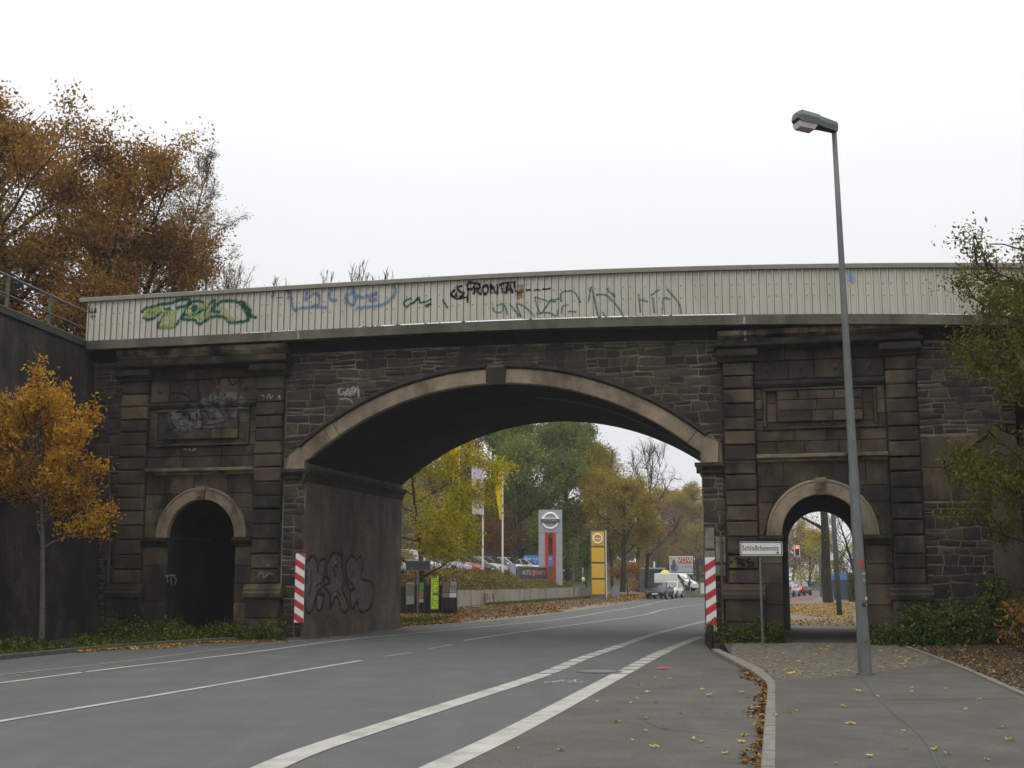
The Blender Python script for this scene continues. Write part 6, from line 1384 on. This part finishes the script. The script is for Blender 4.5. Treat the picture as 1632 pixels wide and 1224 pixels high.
# ================================================================== VEHICLES (x forward, y left, z up)
def paint(name, c, rough=.35): return plain(name, c, rough, coat=.6 if sum(c) > .3 else .15, var=.03, spec=.5 if sum(c) > .3 else .25)
def car(label, loc, rz, m, L=4.2, Wd=1.74, Ht=1.46, kind='hatch', cat='car', group=None, lit=False, name='parked_car'):
    root = thing(name, label, cat, loc, rz, group); hw = Wd/2; hl = L/2; zb = .93 if kind != 'van' else 1.2
    if kind == 'hatch': low = [(-hl, .45, .82, .82), (-hl+.05, .32, 1.0, .88), (-hl+.5, .28, zb+.04, .97), (-.5, .25, zb+.02, 1.), (.7, .25, zb, 1.), (hl-1.0, .26, zb-.02, .98), (hl-.45, .28, zb-.13, .93), (hl-.12, .3, .68, .84), (hl, .38, .58, .74)]; gh = [(hl-1.1, zb-.02), (hl-1.95, Ht-.05), (hl-2.5, Ht), (-hl+.75, Ht-.03), (-hl+.18, zb+.04)]
    elif kind == 'sedan': low = [(-hl, .42, .8, .8), (-hl+.06, .32, .98, .88), (-hl+.8, .28, zb+.05, .97), (-.5, .25, zb+.02, 1.), (.7, .25, zb, 1.), (hl-1.2, .26, zb-.02, .98), (hl-.45, .28, zb-.14, .93), (hl-.12, .3, .66, .84), (hl, .38, .56, .74)]; gh = [(hl-1.25, zb-.02), (hl-2.1, Ht-.04), (hl-2.6, Ht), (-hl+1.35, Ht-.04), (-hl+.7, zb+.05)]
    else: low = [(-hl, .45, Ht*.9, .9), (-hl+.05, .35, Ht, .96), (-1.2, .33, Ht, 1.), (hl-2.0, .33, Ht, 1.), (hl-1.75, .33, Ht-.04, .99), (hl-1.0, .34, 1.35, .96), (hl-.3, .35, 1.05, .9), (hl, .4, .85, .8)]; gh = None
    mb = MB(); V = []
    for x, z0, z1, k in low:
        w = hw*k; sh = .2*(z1-z0) if kind != 'van' else .06*(z1-z0)
        tw_ = .93 if kind != 'van' else .96
        V += [(x, y, z) for y, z in ((-w*.85, z0), (-w*.99, z0+.12), (-w, z0+(z1-z0)*.55), (-w*tw_, z1-sh*.25), (-w*.8*(tw_), z1+.012), (0, z1+.035), (w*.8*tw_, z1+.012), (w*tw_, z1-sh*.25), (w, z0+(z1-z0)*.55), (w*.99, z0+.12), (w*.85, z0))]
    k = 11; n = len(low)
    mb.add(V, [(i*k+j, i*k+j+1, (i+1)*k+j+1, (i+1)*k+j)[::-1] for i in range(n-1) for j in range(k-1)]+[(i*k+k-1, i*k, (i+1)*k, (i+1)*k+k-1)[::-1] for i in range(n-1)]+[tuple(range(k)), tuple(range(n*k-1, (n-1)*k-1, -1))])
    if gh:
        V = []; hb_, hr = hw*.9, hw*.7
        for i, (x, z) in enumerate(gh): w = hb_ if i in (0, 4) else hr; V += [(x, -w, z), (x, w, z)]
        mb.add(V, [(0, 1, 3, 2), (2, 3, 5, 4), (4, 5, 7, 6), (6, 7, 9, 8), (0, 2, 4, 6, 8), (9, 7, 5, 3, 1)])
        body = mb.obj('body', m, root)
        def lerp(a, b, t): return tuple(a[i]+(b[i]-a[i])*t for i in range(3))
        def pane(name_, q, inset, off):
            c = [sum(p[i] for p in q)/len(q) for i in range(3)]; q = [lerp(p, c, inset) for p in q]; q = [tuple(p[i]+off[i] for i in range(3)) for p in q]; b_ = MB(); b_.add(q, [tuple(range(len(q)))]); b_.obj(name_, 'glass', root)
        P_ = [Vector(v_) for v_ in V]
        pane('windscreen', [P_[0], P_[1], P_[3], P_[2]], .1, (.012, 0, .012)); pane('rear_window', [P_[8], P_[9], P_[7], P_[6]], .13, (-.012, 0, .012))
        for s_ in (0, 1):
            sg_ = -1 if s_ == 0 else 1
            g0, g1, g2, g3, g4 = P_[s_], P_[2+s_], P_[4+s_], P_[6+s_], P_[8+s_]; mt_ = (g2+g3)/2; mb_ = (g0+g4)/2
            mt_ = lerp(g2, g3, .35); mb_ = lerp(g0, g4, .5)
            a_ = [g0, g1, g2, mt_, mb_]; b_ = [mb_, mt_, g3, g4]
            pane('side_window', a_ if s_ else a_[::-1], .12, (0, sg_*.012, .004)); pane('side_window', b_ if s_ else b_[::-1], .12, (0, sg_*.012, .004))
    else:
        body = mb.obj('body', m, root)
        for s_ in (-1, 1):
            b_ = MB(); y = s_*(hw*.97+.006); b_.add([(hl-1.05, y, 1.3), (hl-1.72, y*.965, Ht-.3), (hl-2.25, y*.965, Ht-.3), (hl-2.3, y*1.01, 1.28)], [(0, 1, 2, 3)]); b_.obj('side_window', 'glass', root)
        for s_ in (-1, 1): b_ = MB(); y = s_*(hw*.985+.004); q_ = [(hl-1.0, y, .5), (hl-1.0, y, 1.3), (hl-1.75, y*.97, Ht-.12), (hl-2.35, y*.975, Ht-.12), (hl-2.35, y*1.015, 1.2), (hl-2.35, y*1.015, .5)]; b_.add(q_, [tuple(range(6))]); b_.obj('cab_door', plain('dark_cab_door', (.04, .045, .05), .4), root)
        b_ = MB(); b_.add([(hl-1.03, -hw*.8, 1.42), (hl-1.03, hw*.8, 1.42), (hl-1.66, hw*.76, Ht-.12), (hl-1.66, -hw*.76, Ht-.12)], [(0, 1, 2, 3)]); b_.obj('windscreen', 'glass', root)
    wr = .32 if kind != 'van' else .36
    for x in (-hl+.78, hl-.82):
        for s_ in (-1, 1):
            y = s_*(hw-.06); b_ = MB(); b_.tube([(x, y-.1, wr), (x, y+.085, wr)], wr, 18); w_ = b_.obj('wheel', 'black', root)
            b_ = MB(); b_.tube([(x, y-s_*.0, wr), (x, y+s_*.1, wr)], wr*.62, 12); b_.obj('rim', 'chrome', w_)
            b_ = MB(); b_.add([(x+(wr+.06)*math.cos(R(a)), s_*(hw*1.002+.006), wr+(wr+.06)*math.sin(R(a))) for a in range(-20, 201, 20)], [tuple(range(12)) if s_ < 0 else tuple(range(11, -1, -1))]); b_.obj('wheel_arch', 'black', root)
    zl = low[-2][2]-.06 if kind != 'van' else .98
    for s_ in (-1, 1):
        b_ = MB(); b_.box(hl-.3, hl-.05, s_*hw*.66-.15, s_*hw*.66+.15, zl-.09, zl+.05); b_.obj('headlight', 'chrome', root)
        b_ = MB(); b_.box(-hl-.01, -hl+.2, s_*hw*.74-.11, s_*hw*.74+.11, .7, 1.0); b_.obj('tail_light', MT['brake'] if lit else MT['red'], root)
        b_ = MB(); b_.box(hl-1.6, hl-1.45, s_*(hw+.08)-.08, s_*(hw+.08)+.08, zb+.0, zb+.13); b_.obj('mirror', m, root)
    if lit: b_ = MB(); b_.box(-hl+.3, -hl+.34, -.35, .35, zb+.16, zb+.22); b_.obj('brake_light', 'brake', root)
    for x, s_ in ((hl+.005, 1), (-hl-.005, -1)):
        b_ = MB(); b_.box(x-.012, x+.012, -.26, .26, .42 if s_ > 0 else .55, .53 if s_ > 0 else .66); b_.obj('number_plate', 'white', root)
    b_ = MB(); b_.box(hl-.06, hl-.005, -hw*.5, hw*.5, .3, .42); b_.obj('grille', 'black', root)
    return root
MT['brake'] = plain('lit_brake_light', (.6, .02, .01), .4, emit=(1, .04, .02), es=6)
CG = 'cars parked in a row on the terrace'
row = [(655, 86, 'silver-white car mostly behind the yellow-green tree', (.45, .46, .48), 'hatch', .2), (706, 84, 'silver-blue car left of the red car in the car park', (.3, .33, .42), 'hatch', 0), (728, 87, 'red hatchback in the car park row', (.38, .02, .02), 'hatch', 0), (747, 91, 'dark blue car between the red and the cream car', (.02, .025, .05), 'sedan', 0),
       (768, 88, 'cream-coloured car in the car park, behind a banner pole', (.45, .42, .32), 'hatch', 0), (783, 94, 'dark slate-blue car partly behind the cream car', (.05, .06, .085), 'hatch', .08), (808, 92, 'big white hatchback in the car park above the banner', (.72, .72, .7), 'hatch', .06), (842, 95, 'white saloon right of the white hatchback', (.7, .7, .68), 'sedan', 0), (866, 99, 'dark blue-black car at the right end of the row', (.02, .02, .03), 'sedan', 0)]
for i, (px, dep, lab, c, kd, dh) in enumerate(row):
    p = D(px, 924, dep); k_ = (5.6+1.2*(dh == 0 and kd == 'hatch')*0-(W0-C0).dot(-nr)*0); dep = (k_+W0.dot(nr))/(p/dep).dot(nr); p = D(px, 924, dep); car(lab, (p.x, p.y, 2.02), R(-24), paint('car_paint', c), 4.1, 1.7, 1.48+dh, kd, group=CG)
p = G(1053, 955.5); p = D(1052, 924, 108); car('black car parked facing the camera on the gravel shoulder', (p.x, 108, 0), R(-110), paint('black_purple_paint', (.02, .015, .026)), 4.1, 1.72, 1.42, 'hatch')
p = D(1070, 924, 114); car('small cream-white car parked behind the black one', (p.x, 114, 0), R(-112), paint('cream_white_paint', (.62, .6, .5)), 3.6, 1.6, 1.5, 'hatch')
p = D(1078, 924, 150); vn = car('white delivery van standing on the grass, its dark cab side towards the road', (p.x, 150, .3), R(-38), paint('white_van_paint', (.62, .6, .6)), 5.2, 1.9, 2.1, 'van', 'van', name='delivery_van')
p = D(1060, 924, 153); yo = thing('roof_load', 'yellow rounded dome standing up behind the white van', 'load', (p.x, 153, 0)); mb = MB(); mb.tube([(0, 0, 0), (0, 0, 1.9), (.05, 0, 2.4), (.1, 0, 2.75), (.1, 0, 2.85)], [.7, .68, .66, .4, .1], 12); mb.obj('dome', plain('yellow_dome', (.6, .52, .05), .5), yo, smooth=True)
yo.name = 'yellow_container'
GC = 'cars driving away on the road'
car('silver car driving away, seen through the small arch', (D(1255, 924, 118).x, 118, 0), R(66), paint('silver_paint', (.3, .32, .35)), 4.3, 1.75, 1.4, 'sedan', group=GC, name='car')
car('dark red car with glowing brake lights ahead of the silver one', (D(1273, 924, 126).x, 126, 0), R(62), paint('dark_red_paint', (.05, .015, .02)), 4.1, 1.75, 1.6, 'hatch', group=GC, lit=True, name='car')
# person near the van
def person(label, loc, rz, h=1.72):
    root = thing('person', label, 'person', loc, rz); me = bpy.data.meshes.new('body'); s = h/1.75
    V = [(0, 0, .95), (0, 0, 1.2), (0, .01, 1.42), (0, 0, 1.52), (0, .03, 1.64), (-.1, 0, .9), (-.11, .06, .5), (-.11, .0, .06), (-.11, .12, .03), (.1, 0, .9), (.11, -.1, .5), (.12, -.22, .08), (.12, -.12, .03), (-.19, 0, 1.42), (-.25, -.03, 1.14), (-.24, .08, .9), (.19, 0, 1.42), (.25, .05, 1.14), (.25, .15, .92)]
    E_ = [(0, 1), (1, 2), (2, 3), (3, 4), (0, 5), (5, 6), (6, 7), (7, 8), (0, 9), (9, 10), (10, 11), (11, 12), (2, 13), (13, 14), (14, 15), (2, 16), (16, 17), (17, 18)]
    rad = [.16, .15, .16, .06, .1, .1, .07, .045, .04, .1, .07, .045, .04, .07, .05, .035, .07, .05, .035]
    me.from_pydata([tuple(c*s for c in v_) for v_ in V], E_, []); o = link('body', me, plain('dark_clothing', (.015, .015, .02), .8), root)
    sk = o.modifiers.new('skin', 'SKIN'); sk.use_smooth_shade = True; sub = o.modifiers.new('sub', 'SUBSURF'); sub.levels = 1; sub.render_levels = 1
    for i, r_ in enumerate(rad): o.data.skin_vertices[0].data[i].radius = (r_*s, r_*s)
    o.data.skin_vertices[0].data[0].use_root = True
    mb = MB(); mb.tube([(0, .03, 1.56*s), (0, .05, 1.64*s), (0, .04, 1.73*s)], [.06, .085, .05], 10); mb.obj('head', plain('skin', (.3, .18, .13), .6), root, smooth=True)
    mb = MB(); mb.tube([(0, .0, 1.62*s), (0, .02, 1.72*s), (0, .03, 1.78*s)], [.08, .098, .05], 10); mb.obj('hair', plain('dark_hair', (.02, .015, .01), .8), root, smooth=True)
p = D(1095.5, 924, 150); person('distant person in dark clothes standing by the front of the white van', (p.x, 148, 0), R(30))
# --- through the small arch: poles, traffic light, container, white box
q = G(1338.5, 983); pl = thing('lamp_post', 'slim grey pole rising beside the thick trunk in the small arch', 'lamp post', q); mb = MB(); mb.tube([(0, 0, -.1), (-.1, 0, 4), (-.22, 0, 9)], [.13, .11, .08], 12); mb.obj('pole', 'galv', pl, smooth=True); mb = MB(); mb.box(-.9, -.15, -.1, .1, 8.95, 9.1); mb.obj('lamp_head', 'hood', pl)
dl = 118.; q = D(1307.5, 924, dl); tl_ = thing('traffic_light', 'red traffic light hanging from a cantilever arm down the road', 'traffic light', (q.x, dl, 0))
za = D(0, 876.5, dl).z; xa = D(1240, 924, dl).x-q.x; xs_ = D(1271.5, 924, dl).x-q.x
mb = MB(); mb.tube([(0, 0, -.1), (0, 0, za+.2)], .11, 8); mb.obj('mast', 'galv', tl_); mb = MB(); mb.tube([(0, 0, za), (xa, 0, za+.05)], .045, 6); mb.obj('arm', 'galv', tl_)
mb = MB(); mb.box(xs_-.28, xs_+.28, -.12, -.1, za-.6, za+.45); mb.obj('backboard', 'white', tl_); mb = MB(); mb.box(xs_-.18, xs_+.18, -.2, -.12, za-.52, za+.4); hs = mb.obj('housing', 'black', tl_)
MT['redlamp'] = plain('lit_red_lamp', (.8, .03, .01), .4, emit=(1, .06, .03), es=9)
for k, m_ in enumerate(('redlamp', 'dark', 'dark')):
    mb = MB(); zc = za+.24-k*.3; mb.tube([(xs_, -.24, zc), (xs_, -.2, zc)], .13, 12); mb.obj('lamp', m_, hs)
p = D(1330, 924, 100); sgn = thing('sign_post', 'white sign on a post between trunk and grey pole', 'sign', (p.x, 100, 0)); mb = MB(); mb.tube([(0, 0, 0), (0, 0, D(0, 880, 100).z)], .04, 6); mb.obj('post', 'galv', sgn); mb = MB(); mb.box(-.28, .28, -.05, -.03, D(0, 893, 100).z, D(0, 881, 100).z); mb.obj('panel', 'white', sgn)
p = D(1350, 932, 98); ct = thing('waste_container', 'blue waste container beside the clipped hedge', 'container', (p.x, 98, 0), R(-5))
zt = D(0, 922.5, 98).z; mb = MB(); mb.prism([(-.95, .1), (.95, .1), (1.1, zt-.1), (-1.1, zt-.1)], -.5, .6); mb.obj('bin_body', plain('blue_dark', (.03, .05, .085), .6), ct); mb = MB(); mb.prism([(-1.13, zt-.1), (1.13, zt-.1), (1.1, zt+.35), (.6, zt+.5), (-.6, zt+.5), (-1.1, zt+.35)], -.55, .65); mb.obj('lid', plain('blue_lid', (.06, .17, .33), .5), ct)
q = G(1348, 948); wbx = thing('marker_post', 'white marker post before the blue container', 'post', q); mb = MB(); mb.box(-.19, .19, -.1, .1, -.1, .72); mb.obj('body', 'white', wbx); mb = MB(); mb.box(-.1, .1, -.115, -.1, .45, .62); mb.obj('marking', plain('post_mark', (.15, .18, .2)), wbx)
p = D(1362, 940, 90); hg = thing('hedge', 'narrow yellow-green clipped hedge seen at the right edge of the small arch', 'hedge', (p.x, 90, 0)); rng = np.random.default_rng(77)
Pn = rng.uniform(-1, 1, (3500, 3))*np.array([.4, .6, 1.05])+np.array([0, 0, 1.1]); quad_obj('foliage', leaf_faces(Pn, .12, rng, .3), LM['olive'], hg, rng=rng)
g = MB(); g.add([(8.6, 40.6, .07), (34, 40, .07), (60, 130, .07), (31, 122, .07), (21.5, 95, .07), (12.8, 62, .07)], [(0, 1, 2, 3, 4, 5)]); S_(g.obj('pavement', mat('far_pavement', [(.12, .105, .08), (.19, .165, .13)], 2, .95, .6, 30)))
rpv = [G(x, y, .02) for x, y in [(1250, 962), (1298, 957), (1302, 949), (1292, 944), (1250, 957)]]
g = MB(); g.add([(p.x, p.y, .076) for p in rpv][::-1], [(0, 1, 2, 3, 4)]); S_(g.obj('red_cycle_path', mat('red_asphalt', [(.14, .07, .06), (.19, .1, .085)], 2, .9, .4, 40)))
g = MB(); v_ = [(26, 92, .08), (60, 92, .08), (70, 150, .08), (40, 150, .08)]; g.add(v_, [(0, 1, 2, 3)]); S_(g.obj('lawn', mat('lawn_green', [(.03, .06, .01), (.06, .1, .02)], 2, .95, .8, 30)))
g = MB(); g.add([(15.5, 118, .03), (24, 118, .03), (40, 190, .3), (18, 190, .3)], [(0, 1, 2, 3)]); S_(g.obj('grass_bank', 'grass'))
for o in list(sc.objects):
    if o.parent is None and o.get('kind') == 'structure' and not o.get('label'): o['label'] = o.name.split('.')[0].replace('_', ' ')
# side branch of the thick trunk, reaching left under the arch crown
p = [D(1316, 846, 86.9), D(1304, 838, 86.7), D(1290, 831, 86.4), D(1276, 823, 86.2), D(1262, 812, 86)]
tk = [o for o in sc.objects if o.get('label', '').startswith('thick dark trunk')][0]; off_ = Vector(tk.location)
mb = MB(); mb.tube([q-off_ for q in p], [.15, .12, .1, .07, .05], 8); mb.obj('side_branch', 'bark', tk, smooth=True)
rng = np.random.default_rng(3); Pn = np.concatenate([np.array(p[1+i % 4]-off_)+rng.normal(size=(45, 3))*.45+np.array([.1, 0, .3 if i < 4 else -.5]) for i in range(5)])
quad_obj('branch_leaves', leaf_faces(Pn, .17, rng, .3), LM['birch'], tk, rng=rng)['kind'] = 'stuff'
